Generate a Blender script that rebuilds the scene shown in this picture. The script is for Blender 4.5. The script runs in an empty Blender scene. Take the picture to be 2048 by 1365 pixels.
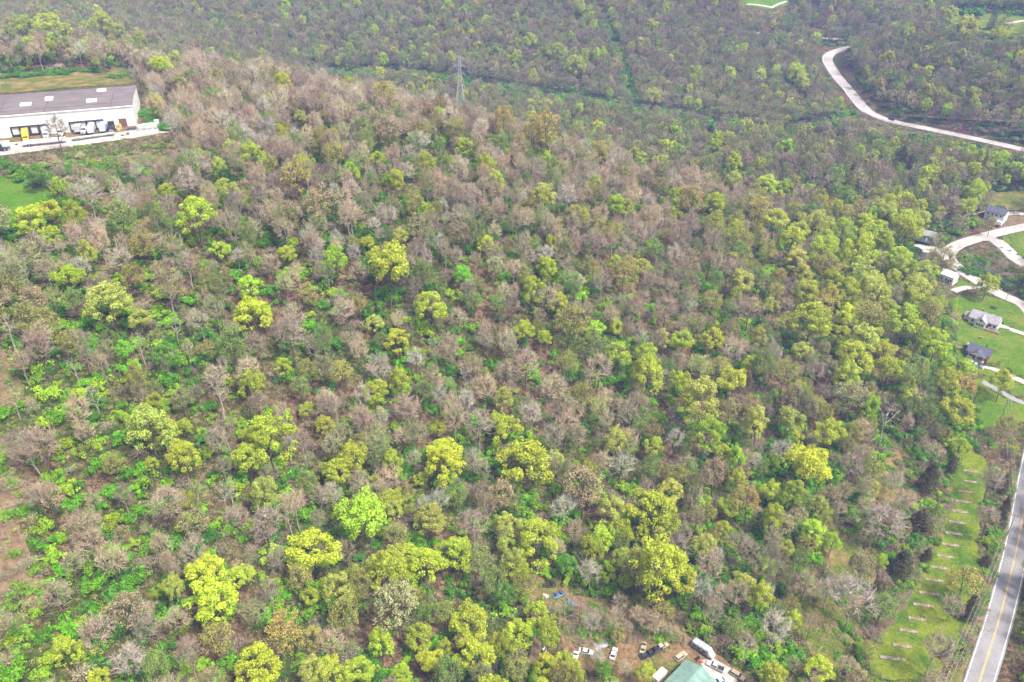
import bpy, bmesh, math, random
import numpy as np
from mathutils import Vector, Matrix
from mathutils.geometry import delaunay_2d_cdt

# ------------------------------------------------------------------ camera, sky, sun, exposure
scene = bpy.context.scene
FPX = 1593.0                      # focal length in pixels of the 2048 wide photograph
PITCH = math.radians(31.0)
CAM_Z = 215.0
cam_data = bpy.data.cameras.new("camera")
cam_data.sensor_width = 36.0
cam_data.lens = FPX / 2048.0 * 36.0
cam_data.clip_start = 1.0
cam_data.clip_end = 9000.0
cam = bpy.data.objects.new("camera", cam_data)
cam.location = (0, 0, CAM_Z)
cam.rotation_euler = (math.radians(90) - PITCH, 0, 0)
scene.collection.objects.link(cam)
scene.camera = cam

SUN_ELEV = math.radians(58.0)
SUN_AZ = math.radians(125.0)      # compass style, clockwise from +Y: behind and right of the camera
world = bpy.data.worlds.new("World")
scene.world = world
world.use_nodes = True
wn = world.node_tree.nodes
wl = world.node_tree.links
bg = wn["Background"]
sky = wn.new("ShaderNodeTexSky")
sky.sky_type = 'NISHITA'
sky.sun_disc = False
sky.sun_elevation = SUN_ELEV
sky.sun_rotation = SUN_AZ
sky.air_density = 1.0
sky.dust_density = 7.0
sky.ozone_density = 1.0
grey = wn.new("ShaderNodeHueSaturation")       # thin cloud: the sky's blue is mostly veiled
grey.inputs["Saturation"].default_value = 0.22
wl.new(sky.outputs[0], grey.inputs["Color"])
wl.new(grey.outputs[0], bg.inputs[0])
bg.inputs[1].default_value = 0.05

sun_data = bpy.data.lights.new("sun", 'SUN')
sun_data.energy = 1.5
sun_data.angle = math.radians(11.0)
sun_data.color = (1.0, 0.93, 0.80)
sun = bpy.data.objects.new("sun", sun_data)
sdir = Vector((math.sin(SUN_AZ) * math.cos(SUN_ELEV), math.cos(SUN_AZ) * math.cos(SUN_ELEV), math.sin(SUN_ELEV)))
sun.rotation_euler = (-sdir).to_track_quat('-Z', 'Y').to_euler()
sun.location = (0, 0, 400)
scene.collection.objects.link(sun)

vs = scene.view_settings
vs.view_transform = 'Standard'
vs.look = 'None'
vs.exposure = 2.12
vs.gamma = 1.0
vs.use_curve_mapping = False
scene.cycles.use_denoising = True
scene.cycles.denoiser = 'OPENIMAGEDENOISE'
scene.cycles.use_adaptive_sampling = True
scene.cycles.adaptive_threshold = 0.025
scene.cycles.max_bounces = 5
scene.cycles.diffuse_bounces = 2
scene.cycles.glossy_bounces = 2
scene.cycles.transmission_bounces = 2
scene.cycles.volume_bounces = 0
scene.cycles.transparent_max_bounces = 4

# ------------------------------------------------------------------ small helpers
HAZE = 0.00026
COL = scene.collection
def srgb(r, g, b):
    f = lambda c: c / 12.92 if c <= 0.04045 else ((c + 0.055) / 1.055) ** 2.4
    return (f(r / 255.0), f(g / 255.0), f(b / 255.0))

def tag(o, label=None, cat=None, group=None, kind=None):
    if label: o["label"] = label
    if cat: o["category"] = cat
    if group: o["group"] = group
    if kind: o["kind"] = kind
    return o

def link(o, parent=None):
    COL.objects.link(o)
    if parent is not None:
        o.parent = parent
    return o

def empty(name, loc=(0, 0, 0), rz=0.0, scale=None):
    o = bpy.data.objects.new(name, None)
    o.location = loc
    o.rotation_euler = (0, 0, rz)
    if scale is not None: o.scale = scale
    o.empty_display_size = 0.5
    COL.objects.link(o)
    return o

def mesh_data(name, verts, faces, mats, mat_idx=None, smooth=False):
    me = bpy.data.meshes.new(name)
    me.from_pydata([tuple(v) for v in verts], [], faces)
    for m in (mats if isinstance(mats, (list, tuple)) else [mats]):
        me.materials.append(m)
    if mat_idx is not None:
        me.polygons.foreach_set("material_index", mat_idx)
    if smooth:
        me.polygons.foreach_set("use_smooth", [True] * len(me.polygons))
    me.update()
    return me

class MB:
    """collects simple solids into one mesh"""
    def __init__(s):
        s.v = []; s.f = []
    def add(s, verts, faces):
        n = len(s.v)
        s.v += [tuple(map(float, p)) for p in verts]
        s.f += [tuple(i + n for i in f) for f in faces]
        return s
    def box(s, x0, x1, y0, y1, z0, z1):
        return s.add([(x0, y0, z0), (x1, y0, z0), (x1, y1, z0), (x0, y1, z0), (x0, y0, z1), (x1, y0, z1), (x1, y1, z1), (x0, y1, z1)],
                     [(3, 2, 1, 0), (4, 5, 6, 7), (0, 1, 5, 4), (1, 2, 6, 5), (2, 3, 7, 6), (3, 0, 4, 7)])
    def hexa(s, p):
        return s.add(p, [(3, 2, 1, 0), (4, 5, 6, 7), (0, 1, 5, 4), (1, 2, 6, 5), (2, 3, 7, 6), (3, 0, 4, 7)])
    def prism(s, prof, y0, y1):
        """profile (x, z) counter-clockwise seen from -y, pushed from y0 to y1"""
        n = len(prof)
        v = [(x, y0, z) for x, z in prof] + [(x, y1, z) for x, z in prof]
        f = [tuple(range(n)), tuple(range(2 * n - 1, n - 1, -1))]
        f += [(i, i + n, (i + 1) % n + n, (i + 1) % n) for i in range(n)]
        return s.add(v, f)
    def bar(s, a, b, w, sides=4, w2=None):
        a = Vector(a); b = Vector(b); d = b - a
        if d.length < 1e-6: return s
        q = d.to_track_quat('Z', 'Y')
        w2 = w if w2 is None else w2
        v = []
        for p, r in ((a, w), (b, w2)):
            for k in range(sides):
                t = 2 * math.pi * (k + 0.5) / sides
                v.append(p + q @ Vector((math.cos(t) * r, math.sin(t) * r, 0)))
        f = [(k, (k + 1) % sides, (k + 1) % sides + sides, k + sides) for k in range(sides)]
        f += [tuple(range(sides - 1, -1, -1)), tuple(range(sides, 2 * sides))]
        return s.add(v, f)
    def cyl_y(s, cx, cz, r, y0, y1, n=12):
        v = [(cx + r * math.cos(2 * math.pi * k / n), y, cz + r * math.sin(2 * math.pi * k / n)) for y in (y0, y1) for k in range(n)]
        f = [(k, k + n, (k + 1) % n + n, (k + 1) % n) for k in range(n)]
        f += [tuple(range(n)), tuple(range(2 * n - 1, n - 1, -1))]
        return s.add(v, f)
    def build(s, name, mat, parent=None, loc=None, rz=0.0, smooth=False):
        o = bpy.data.objects.new(name, mesh_data(name, s.v, s.f, mat, smooth=smooth))
        if loc is not None: o.location = loc
        if rz: o.rotation_euler = (0, 0, rz)
        return link(o, parent)

# ------------------------------------------------------------------ materials
def new_mat(name):
    m = bpy.data.materials.new(name)
    m.use_nodes = True
    return m, m.node_tree.nodes, m.node_tree.links, m.node_tree.nodes["Principled BSDF"]

def ramp(nodes, stops):
    r = nodes.new("ShaderNodeValToRGB")
    e = r.color_ramp.elements
    e[0].position, e[0].color = stops[0][0], (*stops[0][1], 1)
    e[1].position, e[1].color = stops[-1][0], (*stops[-1][1], 1)
    for p, c in stops[1:-1]:
        k = e.new(p); k.color = (*c, 1)
    return r

def noise(nodes, links, scale, detail=4.0, rough=0.6, coord="Object"):
    tc = nodes.new("ShaderNodeTexCoord")
    n = nodes.new("ShaderNodeTexNoise")
    n.inputs["Scale"].default_value = scale
    n.inputs["Detail"].default_value = detail
    n.inputs["Roughness"].default_value = rough
    links.new(tc.outputs[coord], n.inputs["Vector"])
    return n

def mottled(name, cols, scale, rough=0.9, detail=5.0, bump=0.0, metallic=0.0, lo=0.3, hi=0.7, spec=0.3):
    m, n, l, b = new_mat(name)
    nz = noise(n, l, scale, detail)
    k = len(cols)
    r = ramp(n, [(lo + (hi - lo) * i / (k - 1), c) for i, c in enumerate(cols)])
    l.new(nz.outputs["Fac"], r.inputs[0])
    l.new(r.outputs[0], b.inputs["Base Color"])
    b.inputs["Roughness"].default_value = rough
    b.inputs["Metallic"].default_value = metallic
    b.inputs["Specular IOR Level"].default_value = spec
    if bump:
        bp = n.new("ShaderNodeBump"); bp.inputs["Strength"].default_value = bump
        l.new(nz.outputs["Fac"], bp.inputs["Height"]); l.new(bp.outputs[0], b.inputs["Normal"])
    return m

def plain(name, col, rough=0.6, metallic=0.0, spec=0.4, wear=0.12, scale=1.5):
    c2 = tuple(c * (1 - wear) for c in col)
    c3 = tuple(min(1, c * (1 + wear)) for c in col)
    return mottled(name, [c2, col, c3], scale, rough, 3.0, 0.0, metallic, 0.25, 0.75, spec)

def leaf_mat(name, default, trans=0.28, var=0.45):
    """leaf colour from the tint stored on each tree, varied a little from leaf to leaf"""
    m, n, l, b = new_mat(name)
    at = n.new("ShaderNodeAttribute"); at.attribute_type = 'INSTANCER'; at.attribute_name = "tint"
    lv = n.new("ShaderNodeAttribute"); lv.attribute_type = 'GEOMETRY'; lv.attribute_name = "leafvar"
    mr = n.new("ShaderNodeMapRange")
    mr.inputs[1].default_value = 0.0; mr.inputs[2].default_value = 1.0
    mr.inputs[3].default_value = 1.0 - var; mr.inputs[4].default_value = 1.0 + var
    l.new(lv.outputs["Fac"], mr.inputs[0])
    mul = n.new("ShaderNodeVectorMath"); mul.operation = 'SCALE'
    l.new(at.outputs["Vector"], mul.inputs[0]); l.new(mr.outputs[0], mul.inputs["Scale"])
    l.new(mul.outputs[0], b.inputs["Base Color"])
    b.inputs["Roughness"].default_value = 0.7
    b.inputs["Specular IOR Level"].default_value = 0.15
    if trans:
        tr = n.new("ShaderNodeBsdfTranslucent")
        l.new(mul.outputs[0], tr.inputs[0])
        mx = n.new("ShaderNodeMixShader"); mx.inputs[0].default_value = trans
        l.new(b.outputs[0], mx.inputs[1]); l.new(tr.outputs[0], mx.inputs[2])
        l.new(mx.outputs[0], n["Material Output"].inputs[0])
    return m

M = {}
M["leaf"] = leaf_mat("leaf", (0.3, 0.3, 0.1))
M["twig"] = leaf_mat("twig", (0.3, 0.25, 0.2), 0.0, 0.3)
M["bark"] = mottled("bark", [srgb(66, 55, 46), srgb(96, 83, 72), srgb(132, 120, 106)], 2.2)
M["pale_bark"] = mottled("pale_bark", [srgb(112, 104, 94), srgb(156, 148, 136), srgb(184, 176, 164)], 1.6)
M["white_wall"] = plain("white_wall", (0.82, 0.82, 0.82), 0.6, wear=0.05, scale=0.3)
M["siding_white"] = plain("siding_white", (0.74, 0.73, 0.71), 0.6, wear=0.08)
M["siding_grey"] = plain("siding_grey", (0.55, 0.58, 0.62), 0.6)
M["siding_teal"] = plain("siding_teal", (0.22, 0.33, 0.33), 0.6)
M["brown_wood"] = plain("brown_wood", (0.16, 0.09, 0.06), 0.8, wear=0.3)
M["roof_membrane"] = mottled("roof_membrane", [srgb(98, 90, 92), srgb(108, 100, 102), srgb(118, 110, 112)], 0.16, 0.9, 8.0)
M["seam"] = plain("seam", srgb(74, 68, 70), 0.9)
M["shingle_grey"] = mottled("shingle_grey", [srgb(120, 118, 126), srgb(145, 142, 150), srgb(168, 165, 172)], 1.2)
M["shingle_dark"] = mottled("shingle_dark", [srgb(66, 68, 82), srgb(84, 86, 100), srgb(100, 102, 116)], 1.2)
M["shingle_white"] = mottled("shingle_white", [srgb(205, 203, 200), srgb(228, 226, 224), srgb(240, 238, 236)], 0.8)
M["metal_teal"] = mottled("metal_teal", [srgb(96, 124, 116), srgb(112, 142, 133), srgb(130, 158, 149)], 0.35, 0.45, 6.0)
M["glass"] = plain("glass", (0.03, 0.035, 0.045), 0.15, spec=0.6)
M["dark"] = plain("dark", (0.03, 0.03, 0.035), 0.7, wear=0.3)
M["tyre"] = plain("tyre", (0.025, 0.025, 0.025), 0.85)
M["chrome"] = plain("chrome", (0.5, 0.5, 0.52), 0.35, 0.7)
M["lamp"] = plain("lamp", (0.75, 0.75, 0.72), 0.25)
M["red_lamp"] = plain("red_lamp", (0.35, 0.03, 0.02), 0.3)
M["galvanised"] = plain("galvanised", (0.52, 0.53, 0.55), 0.55, 0.3)
M["steel_rail"] = plain("steel_rail", (0.42, 0.42, 0.43), 0.5, 0.4)
M["concrete"] = mottled("concrete", [srgb(140, 130, 124), srgb(172, 164, 158), srgb(196, 190, 184)], 0.35, 0.9, 8.0)
M["strip_concrete"] = mottled("strip_concrete", [srgb(92, 78, 66), srgb(134, 120, 106), srgb(160, 148, 134)], 0.9, 0.95, 8.0)
M["pole_wood"] = mottled("pole_wood", [srgb(110, 98, 88), srgb(140, 128, 116)], 2.0)
M["cable"] = plain("cable", (0.30, 0.29, 0.28), 0.6)
M["rust"] = mottled("rust", [srgb(96, 62, 44), srgb(128, 88, 62), srgb(150, 120, 96)], 1.6)
for nm, c in (("paint_white", (0.58, 0.58, 0.58)), ("paint_yellow", (0.8, 0.52, 0.03)), ("paint_black", (0.02, 0.02, 0.025)),
              ("paint_tan", (0.34, 0.28, 0.20)), ("paint_silver", (0.45, 0.46, 0.48)), ("paint_blue", (0.06, 0.11, 0.20)),
              ("paint_gold", (0.40, 0.34, 0.25)), ("paint_teal", (0.12, 0.17, 0.20)), ("paint_red", (0.5, 0.05, 0.03)),
              ("paint_lightblue", (0.45, 0.55, 0.66)), ("paint_orange", (0.75, 0.28, 0.04)), ("cardboard", (0.50, 0.34, 0.18))):
    M[nm] = plain(nm, c, 0.35, spec=0.5, wear=0.06)
M["trailer_grey"] = mottled("trailer_grey", [srgb(120, 120, 124), srgb(156, 158, 164), srgb(182, 184, 190)], 0.8, 0.5)

def ground_mat():
    m, n, l, b = new_mat("forest_floor")
    n1 = noise(n, l, 0.03, 6.0, 0.65)
    n2 = noise(n, l, 0.55, 8.0, 0.7)
    litter = ramp(n, [(0.34, srgb(46, 36, 27)), (0.5, srgb(88, 70, 54)), (0.66, srgb(138, 114, 92))])
    moss = ramp(n, [(0.34, srgb(30, 42, 15)), (0.5, srgb(60, 74, 30)), (0.66, srgb(104, 106, 58))])
    l.new(n2.outputs["Fac"], litter.inputs[0]); l.new(n2.outputs["Fac"], moss.inputs[0])
    k = ramp(n, [(0.40, (0, 0, 0)), (0.56, (1, 1, 1))])
    l.new(n1.outputs["Fac"], k.inputs[0])
    mx = n.new("ShaderNodeMix"); mx.data_type = 'RGBA'
    l.new(k.outputs[0], mx.inputs[0]); l.new(litter.outputs[0], mx.inputs[6]); l.new(moss.outputs[0], mx.inputs[7])
    l.new(mx.outputs[2], b.inputs["Base Color"])
    b.inputs["Roughness"].default_value = 1.0
    b.inputs["Specular IOR Level"].default_value = 0.1
    bp = n.new("ShaderNodeBump"); bp.inputs["Strength"].default_value = 0.8; bp.inputs["Distance"].default_value = 0.6
    l.new(n2.outputs["Fac"], bp.inputs["Height"]); l.new(bp.outputs[0], b.inputs["Normal"])
    return m

def blend_ground(name, a_cols, b_cols, patch_scale, fine_scale, lo=0.45, hi=0.6):
    m, n, l, b = new_mat(name)
    n1 = noise(n, l, patch_scale, 6.0, 0.65)
    n2 = noise(n, l, fine_scale, 8.0, 0.7)
    ra = ramp(n, [(0.3, a_cols[0]), (0.7, a_cols[1])]); rb = ramp(n, [(0.3, b_cols[0]), (0.7, b_cols[1])])
    l.new(n2.outputs["Fac"], ra.inputs[0]); l.new(n2.outputs["Fac"], rb.inputs[0])
    k = ramp(n, [(lo, (0, 0, 0)), (hi, (1, 1, 1))]); l.new(n1.outputs["Fac"], k.inputs[0])
    mx = n.new("ShaderNodeMix"); mx.data_type = 'RGBA'
    l.new(k.outputs[0], mx.inputs[0]); l.new(ra.outputs[0], mx.inputs[6]); l.new(rb.outputs[0], mx.inputs[7])
    l.new(mx.outputs[2], b.inputs["Base Color"])
    b.inputs["Roughness"].default_value = 1.0; b.inputs["Specular IOR Level"].default_value = 0.1
    bp = n.new("ShaderNodeBump"); bp.inputs["Strength"].default_value = 0.6; bp.inputs["Distance"].default_value = 0.25
    l.new(n2.outputs["Fac"], bp.inputs["Height"]); l.new(bp.outputs[0], b.inputs["Normal"])
    return m

M["ground"] = ground_mat()
M["lawn"] = blend_ground("lawn_grass", (srgb(54, 82, 12), srgb(88, 120, 24)), (srgb(76, 92, 30), srgb(116, 126, 48)), 0.10, 0.9)
M["meadow"] = blend_ground("meadow_grass", (srgb(74, 92, 20), srgb(126, 134, 40)), (srgb(44, 72, 14), srgb(80, 108, 28)), 0.09, 1.0)
M["field"] = blend_ground("field_grass", (srgb(54, 92, 16), srgb(78, 118, 26)), (srgb(70, 100, 26), srgb(98, 124, 40)), 0.06, 0.7)
M["rough_grass"] = blend_ground("rough_grass", (srgb(60, 76, 24), srgb(104, 112, 48)), (srgb(110, 90, 60), srgb(150, 126, 88)), 0.12, 0.9)
M["dirt"] = blend_ground("dirt", (srgb(76, 62, 48), srgb(134, 112, 90)), (srgb(62, 66, 32), srgb(112, 106, 70)), 0.12, 0.5, 0.5, 0.64)
M["yard_dirt"] = blend_ground("yard_dirt", (srgb(84, 66, 46), srgb(144, 118, 88)), (srgb(66, 72, 30), srgb(112, 112, 56)), 0.10, 0.8, 0.45, 0.6)
M["asphalt"] = blend_ground("asphalt", (srgb(118, 117, 120), srgb(136, 135, 138)), (srgb(130, 129, 132), srgb(150, 149, 152)), 0.07, 0.5, .4, .6)
M["old_concrete"] = blend_ground("old_concrete", (srgb(138, 132, 132), srgb(166, 160, 158)), (srgb(158, 152, 150), srgb(190, 184, 182)), 0.05, 0.35, .4, .62)
M["drive_concrete"] = mottled("drive_concrete", [srgb(158, 150, 144), srgb(184, 178, 172)], 0.4, 0.9, 8.0)
M["line_white"] = plain("line_white", (0.78, 0.78, 0.78), 0.7)
M["line_yellow"] = plain("line_yellow", (0.72, 0.44, 0.06), 0.7)
M["track_dirt"] = mottled("track_dirt", [srgb(84, 68, 50), srgb(118, 98, 76), srgb(142, 120, 96)], 0.5, 1.0, 8.0)

# ------------------------------------------------------------------ the lie of the land
SN, CS = math.sin(PITCH), math.cos(PITCH)
def ray(px, py):
    x = (px - 1024) / FPX; y = (682.5 - py) / FPX
    return np.array([x, CS + y * SN, -SN + y * CS])
def at_z(px, py, z):
    d = ray(px, py)
    return np.array([0, 0, CAM_Z]) + d * ((z - CAM_Z) / d[2])
def project(x, y, z):
    x = np.asarray(x, float); y = np.asarray(y, float); z = np.asarray(z, float) - CAM_Z
    dep = y * CS - z * SN
    up = y * SN + z * CS
    return 1024 + FPX * x / dep, 682.5 - FPX * up / dep, dep

SPOT = [
 (1955,1365,0),(2010,1100,1),(2040,950,4),(1760,1310,1),(1900,1000,4),(1230,1305,3),(1365,1345,1),(1500,1200,5),(1100,1180,8),(1700,900,10),(1960,780,12),(1970,640,17),(1890,560,18),(1900,500,20),(2040,460,22),(1993,430,28),(2040,600,16),
 (700,1300,20),(740,1100,30),(400,1200,42),(100,1300,52),(20,1000,72),(20,700,86),(300,800,72),(600,800,52),(1000,800,37),(1300,700,34),(1600,700,22),(1500,500,44),(1200,500,63),(1000,500,74),(700,500,83),(400,550,88),(100,500,97),(30,390,101),(200,400,102),(250,1000,56),(1000,1000,22),(1300,950,15),
 (0,290,108),(270,270,108),(150,300,108),(400,310,103),(300,165,109),(100,175,109),(0,165,109),(60,110,110),(200,110,109),
 (450,205,105),(700,262,98),(1000,345,82),(1200,395,69),(1400,450,51),(1600,480,38),(1800,510,25),
 (700,140,50),(918,175,46),(1000,178,44),(1250,222,38),(1500,268,33),(1700,300,33),(1900,340,34),(1950,405,29),(1400,310,34),
 (400,60,72),(300,20,84),(600,0,90),(1000,0,92),(1000,80,68),(700,70,70),(1300,100,62),(1250,30,84),(1500,130,50),(1520,10,88),(1600,30,78),(1500,68,66),(1690,75,62),
 (1690,100,56),(1660,130,54),(1720,200,46),(1760,235,43),(1850,255,42),(1950,275,41),(2048,297,39),
 (1900,150,66),(1900,60,86),(1980,45,88),(2040,10,92),(1850,15,88),(1780,100,72),(2040,200,62),(2040,120,78)]
WORLD_SPOT = [(0,1300,105),(-500,1300,110),(600,1300,112),(1100,1300,115),(1000,800,100),(900,400,70),(700,250,45),(600,0,30),(300,0,4),(150,0,0),(0,60,14),(-100,60,45),(-250,150,90),(-400,250,112),(-500,450,115),(-700,800,105),(0,-200,25),(-400,-200,90),(400,-200,8),(-420,330,112),
 (3000,1500,110),(-3000,1500,110),(0,3500,120),(3000,-1500,60),(-3000,-1500,90),(0,-2000,50)]
# crest of the ridge: pixel of the tree tops, distance; the ground lies a tree's height lower and falls away behind
for _px, _py, _t in ((430, 105, 440), (500, 120, 430), (640, 150, 430), (768, 175, 425), (900, 200, 420), (1024, 245, 420), (1150, 280, 425), (1280, 315, 430), (1400, 355, 435), (1500, 385, 445), (1600, 412, 455)):
    _x, _y = (_px - 1024) / FPX, (682.5 - _py) / FPX
    _w = (_x * _t, (CS + _y * SN) * _t, CAM_Z + (-SN + _y * CS) * _t - 14.0)
    WORLD_SPOT += [_w, (_w[0] * 1.12, _w[1] + 48, max(36.0, _w[2] - 23)), (_w[0] * 1.25, _w[1] + 100, max(36.0, _w[2] - 44))]
CP = np.array([at_z(*p) for p in SPOT] + [np.array(w, float) for w in WORLD_SPOT])
_N = len(CP)
_A = np.sqrt(((CP[:, None, :2] - CP[None, :, :2]) ** 2).sum(-1) + 900.0) - np.eye(_N) * 3.0
_Mx = np.zeros((_N + 1, _N + 1)); _Mx[:_N, :_N] = _A; _Mx[:_N, _N] = 1; _Mx[_N, :_N] = 1
_W = np.linalg.solve(_Mx, np.append(CP[:, 2], 0.0))
def base_height(x, y):
    x = np.asarray(x, float); y = np.asarray(y, float)
    shp = np.broadcast(x, y).shape
    x = np.broadcast_to(x, shp).ravel(); y = np.broadcast_to(y, shp).ravel()
    out = np.empty(len(x))
    for i in range(0, len(x), 20000):
        xs = x[i:i + 20000, None]; ys = y[i:i + 20000, None]
        out[i:i + 20000] = np.sqrt((xs - CP[:, 0]) ** 2 + (ys - CP[:, 1]) ** 2 + 900.0) @ _W[:_N] + _W[_N]
    out += 0.35 * np.sin(x * 0.11 + 1.3 * np.sin(y * 0.05)) * np.sin(y * 0.093 + 0.7) + 0.15 * np.sin(x * 0.31 + 2) * np.sin(y * 0.27 + 1)
    return out.reshape(shp)
def base_hit(px, py, up=0.0):
    d = ray(px, py); t = np.arange(120, 1500, 1.0)
    g = base_height(d[0] * t, d[1] * t) + up
    z = CAM_Z + d[2] * t
    i = int(np.argmax(z < g))
    return np.array([d[0] * t[i], d[1] * t[i]])

def smooth_path(pts, step=3.0):
    pts = [np.asarray(p, float) for p in pts]
    p = [2 * pts[0] - pts[1]] + pts + [2 * pts[-1] - pts[-2]]
    out = []
    for i in range(1, len(p) - 2):
        n = max(2, int(np.linalg.norm(p[i + 1] - p[i]) / step))
        for k in range(n):
            t = k / n
            out.append(0.5 * ((2 * p[i]) + (-p[i - 1] + p[i + 1]) * t + (2 * p[i - 1] - 5 * p[i] + 4 * p[i + 1] - p[i + 2]) * t * t
                              + (-p[i - 1] + 3 * p[i] - 3 * p[i + 1] + p[i + 2]) * t ** 3))
    out.append(pts[-1])
    return np.array(out)

def road_profile(path, win):
    z = base_height(path[:, 0], path[:, 1])
    k = np.ones(win) / win
    zp = np.pad(z, win, mode='edge')
    return np.convolve(zp, k, 'same')[win:-win]

ROADS = {}
def def_road(key, pix, half, win=9, flat=None):
    xy = [base_hit(a, b) if isinstance(a, (int, float)) else np.array(b, float) for a, b in pix]
    path = smooth_path(xy)
    ROADS[key] = (path, road_profile(path, win), half)

W_ = 'w'   # a world point instead of a pixel
def_road("valley", [(1880, 1640), (1918, 1500), (1958, 1365), (2000, 1230), (2034, 1090), (2058, 960), (2090, 800), (2094, 690), (2054, 618), (2000, 589), (1950, 561), (1912, 534), (1896, 512), (1908, 494), (1960, 475), (2048, 455), (2130, 440)], 4.0, 15)
def_road("spur", [(1962, 476), (1984, 482), (2003, 498), (2030, 520), (2075, 545)], 4.2, 9)
def_road("hill", [(1745, 60), (1712, 92), (1685, 100), (1662, 108), (1655, 122), (1672, 150), (1705, 190), (1735, 224), (1780, 242), (1850, 257), (1950, 278), (2048, 300), (2120, 316)], 4.6, 15)
def_road("upper_lane", [(1480, 62), (1560, 69), (1640, 76), (1705, 79)], 2.0, 9)
def_road("cottage_drive", [(1905, 503), (1880, 497), (1855, 488), (1838, 490)], 4.0, 5)
def_road("house_drive", [(2060, 668), (2030, 658), (2003, 650), (1992, 652)], 1.7, 5)
def_road("porch_drive", [(2062, 770), (2020, 750), (1990, 738), (1962, 735)], 1.9, 5)
def_road("lower_drive", [(2070, 812), (2030, 797), (2000, 780), (1965, 764)], 1.6, 5)
def_road("white_house_drive", [(1962, 572), (1944, 574), (1922, 577), (1906, 582)], 1.9, 5)
def_road("top_house_drive", [(2060, 426), (2035, 422), (2012, 424)], 2.2, 5)
def_road("field_path", [(2060, 40), (2030, 45), (2012, 48)], 3.0, 5)

_vp, _vz, _ = ROADS["valley"]
for _k in list(ROADS):
    if _k == "valley" or _k == "hill": continue
    _p, _z, _h2 = ROADS[_k]
    _d2 = ((_p[:, None, :] - _vp[None]) ** 2).sum(-1)
    _j = _d2.argmin(1); _d = np.sqrt(_d2[np.arange(len(_p)), _j])
    _w = np.clip((26.0 - _d) / 18.0, 0, 1)
    ROADS[_k] = (_p, _z * (1 - _w) + (_vz[_j] - .05) * _w, _h2)

PADS = []   # levelled building plots: centre xy, half size, yaw, z
def pad(xy, hx, hy, yaw, z=None, soft=8.0):
    z = float(base_height(xy[0], xy[1])) if z is None else z
    PADS.append((xy[0], xy[1], hx, hy, yaw, z, soft))
    return z

def _near(path, zs, half, x, y, soft):
    lo = path.min(0) - half - soft; hi = path.max(0) + half + soft
    sel = np.where((x > lo[0]) & (x < hi[0]) & (y > lo[1]) & (y < hi[1]))[0]
    return sel

def height(x, y):
    x = np.asarray(x, float); y = np.asarray(y, float)
    shp = np.broadcast(x, y).shape
    x = np.broadcast_to(x, shp).ravel().copy(); y = np.broadcast_to(y, shp).ravel().copy()
    z = base_height(x, y)
    for cx, cy, hx, hy, yaw, pz, soft in PADS:
        c, s = math.cos(yaw), math.sin(yaw)
        u = (x - cx) * c + (y - cy) * s; v = -(x - cx) * s + (y - cy) * c
        d = np.hypot(np.maximum(np.abs(u) - hx, 0), np.maximum(np.abs(v) - hy, 0))
        w = np.clip(1 - d / soft, 0, 1); w = w * w * (3 - 2 * w)
        z = z * (1 - w) + pz * w
    for key, (path, zs, half) in reversed(list(ROADS.items())):
        soft = 7.0 if half > 3 else 3.0
        sel = _near(path, zs, half, x, y, soft)
        if not len(sel): continue
        for i in range(0, len(sel), 4000):
            ss = sel[i:i + 4000]
            d2 = (x[ss, None] - path[:, 0]) ** 2 + (y[ss, None] - path[:, 1]) ** 2
            k = d2.argmin(1); d = np.sqrt(d2[np.arange(len(ss)), k])
            w = np.clip(1 - (d - half - 1.0) / soft, 0, 1); w = w * w * (3 - 2 * w)
            drop = np.where(d < half + 0.6, 0.22, 0.10)
            z[ss] = z[ss] * (1 - w) + (zs[k] - drop) * w
    return z.reshape(shp)
def h1(x, y):
    return float(height(x, y))
def hit(px, py, up=0.0):
    """ground point (or the point `up` above the ground) seen at a pixel of the photograph"""
    d = ray(px, py); t = np.arange(120, 1500, 1.0)
    g = base_height(d[0] * t, d[1] * t) + up
    z = CAM_Z + d[2] * t
    i = int(np.argmax(z < g))
    lo, hi = t[i - 1], t[i]
    for _ in range(8):
        m = 0.5 * (lo + hi)
        if CAM_Z + d[2] * m < float(base_height(d[0] * m, d[1] * m)) + up: hi = m
        else: lo = m
    x, y = d[0] * hi, d[1] * hi
    return np.array([x, y, h1(x, y)]), hi
def lay(px, py):
    """like hit, on the finished (levelled) ground"""
    p, t = hit(px, py)
    d = ray(px, py)
    for _ in range(6):
        t = (p[2] - CAM_Z) / d[2]
        x, y = d[0] * t, d[1] * t
        p = np.array([x, y, h1(x, y)])
    return p
# ------------------------------------------------------------------ plots and their levels
WH_A, WH_B = at_z(0, 278, 108), at_z(273, 254, 108)
WH_U = (WH_B - WH_A) / np.linalg.norm(WH_B - WH_A)
WH_V = np.array([-WH_U[1], WH_U[0], 0])
WH_YAW = math.atan2(WH_U[1], WH_U[0])
WH_LEN, WH_DEP = 92.0, 40.0
_c = WH_B - WH_U * (WH_LEN / 2) + WH_V * 8
pad(_c, WH_LEN / 2 + 12, 42.0, WH_YAW, 108.0, 14.0)
SITES = {}
def site(key, px, py, hx, hy, yaw_deg, soft=5.0):
    p, _ = hit(px, py)
    yaw = math.radians(yaw_deg)
    z = pad(p, hx + 1.0, hy + 1.0, yaw, None, soft)
    SITES[key] = (p[0], p[1], z, yaw)
site("cross_gable", 1968, 648, 7, 5, -42)
site("dark_roof", 1957, 712, 5, 4.5, -44)
site("white_house", 1896, 562, 3.4, 3, -52)
site("top_house", 1990, 438, 5, 4.5, -46)
site("cottage", 1850, 478, 5, 4, -40)
SITES["metal_shed"] = (0, 0, 0, 0)

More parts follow.
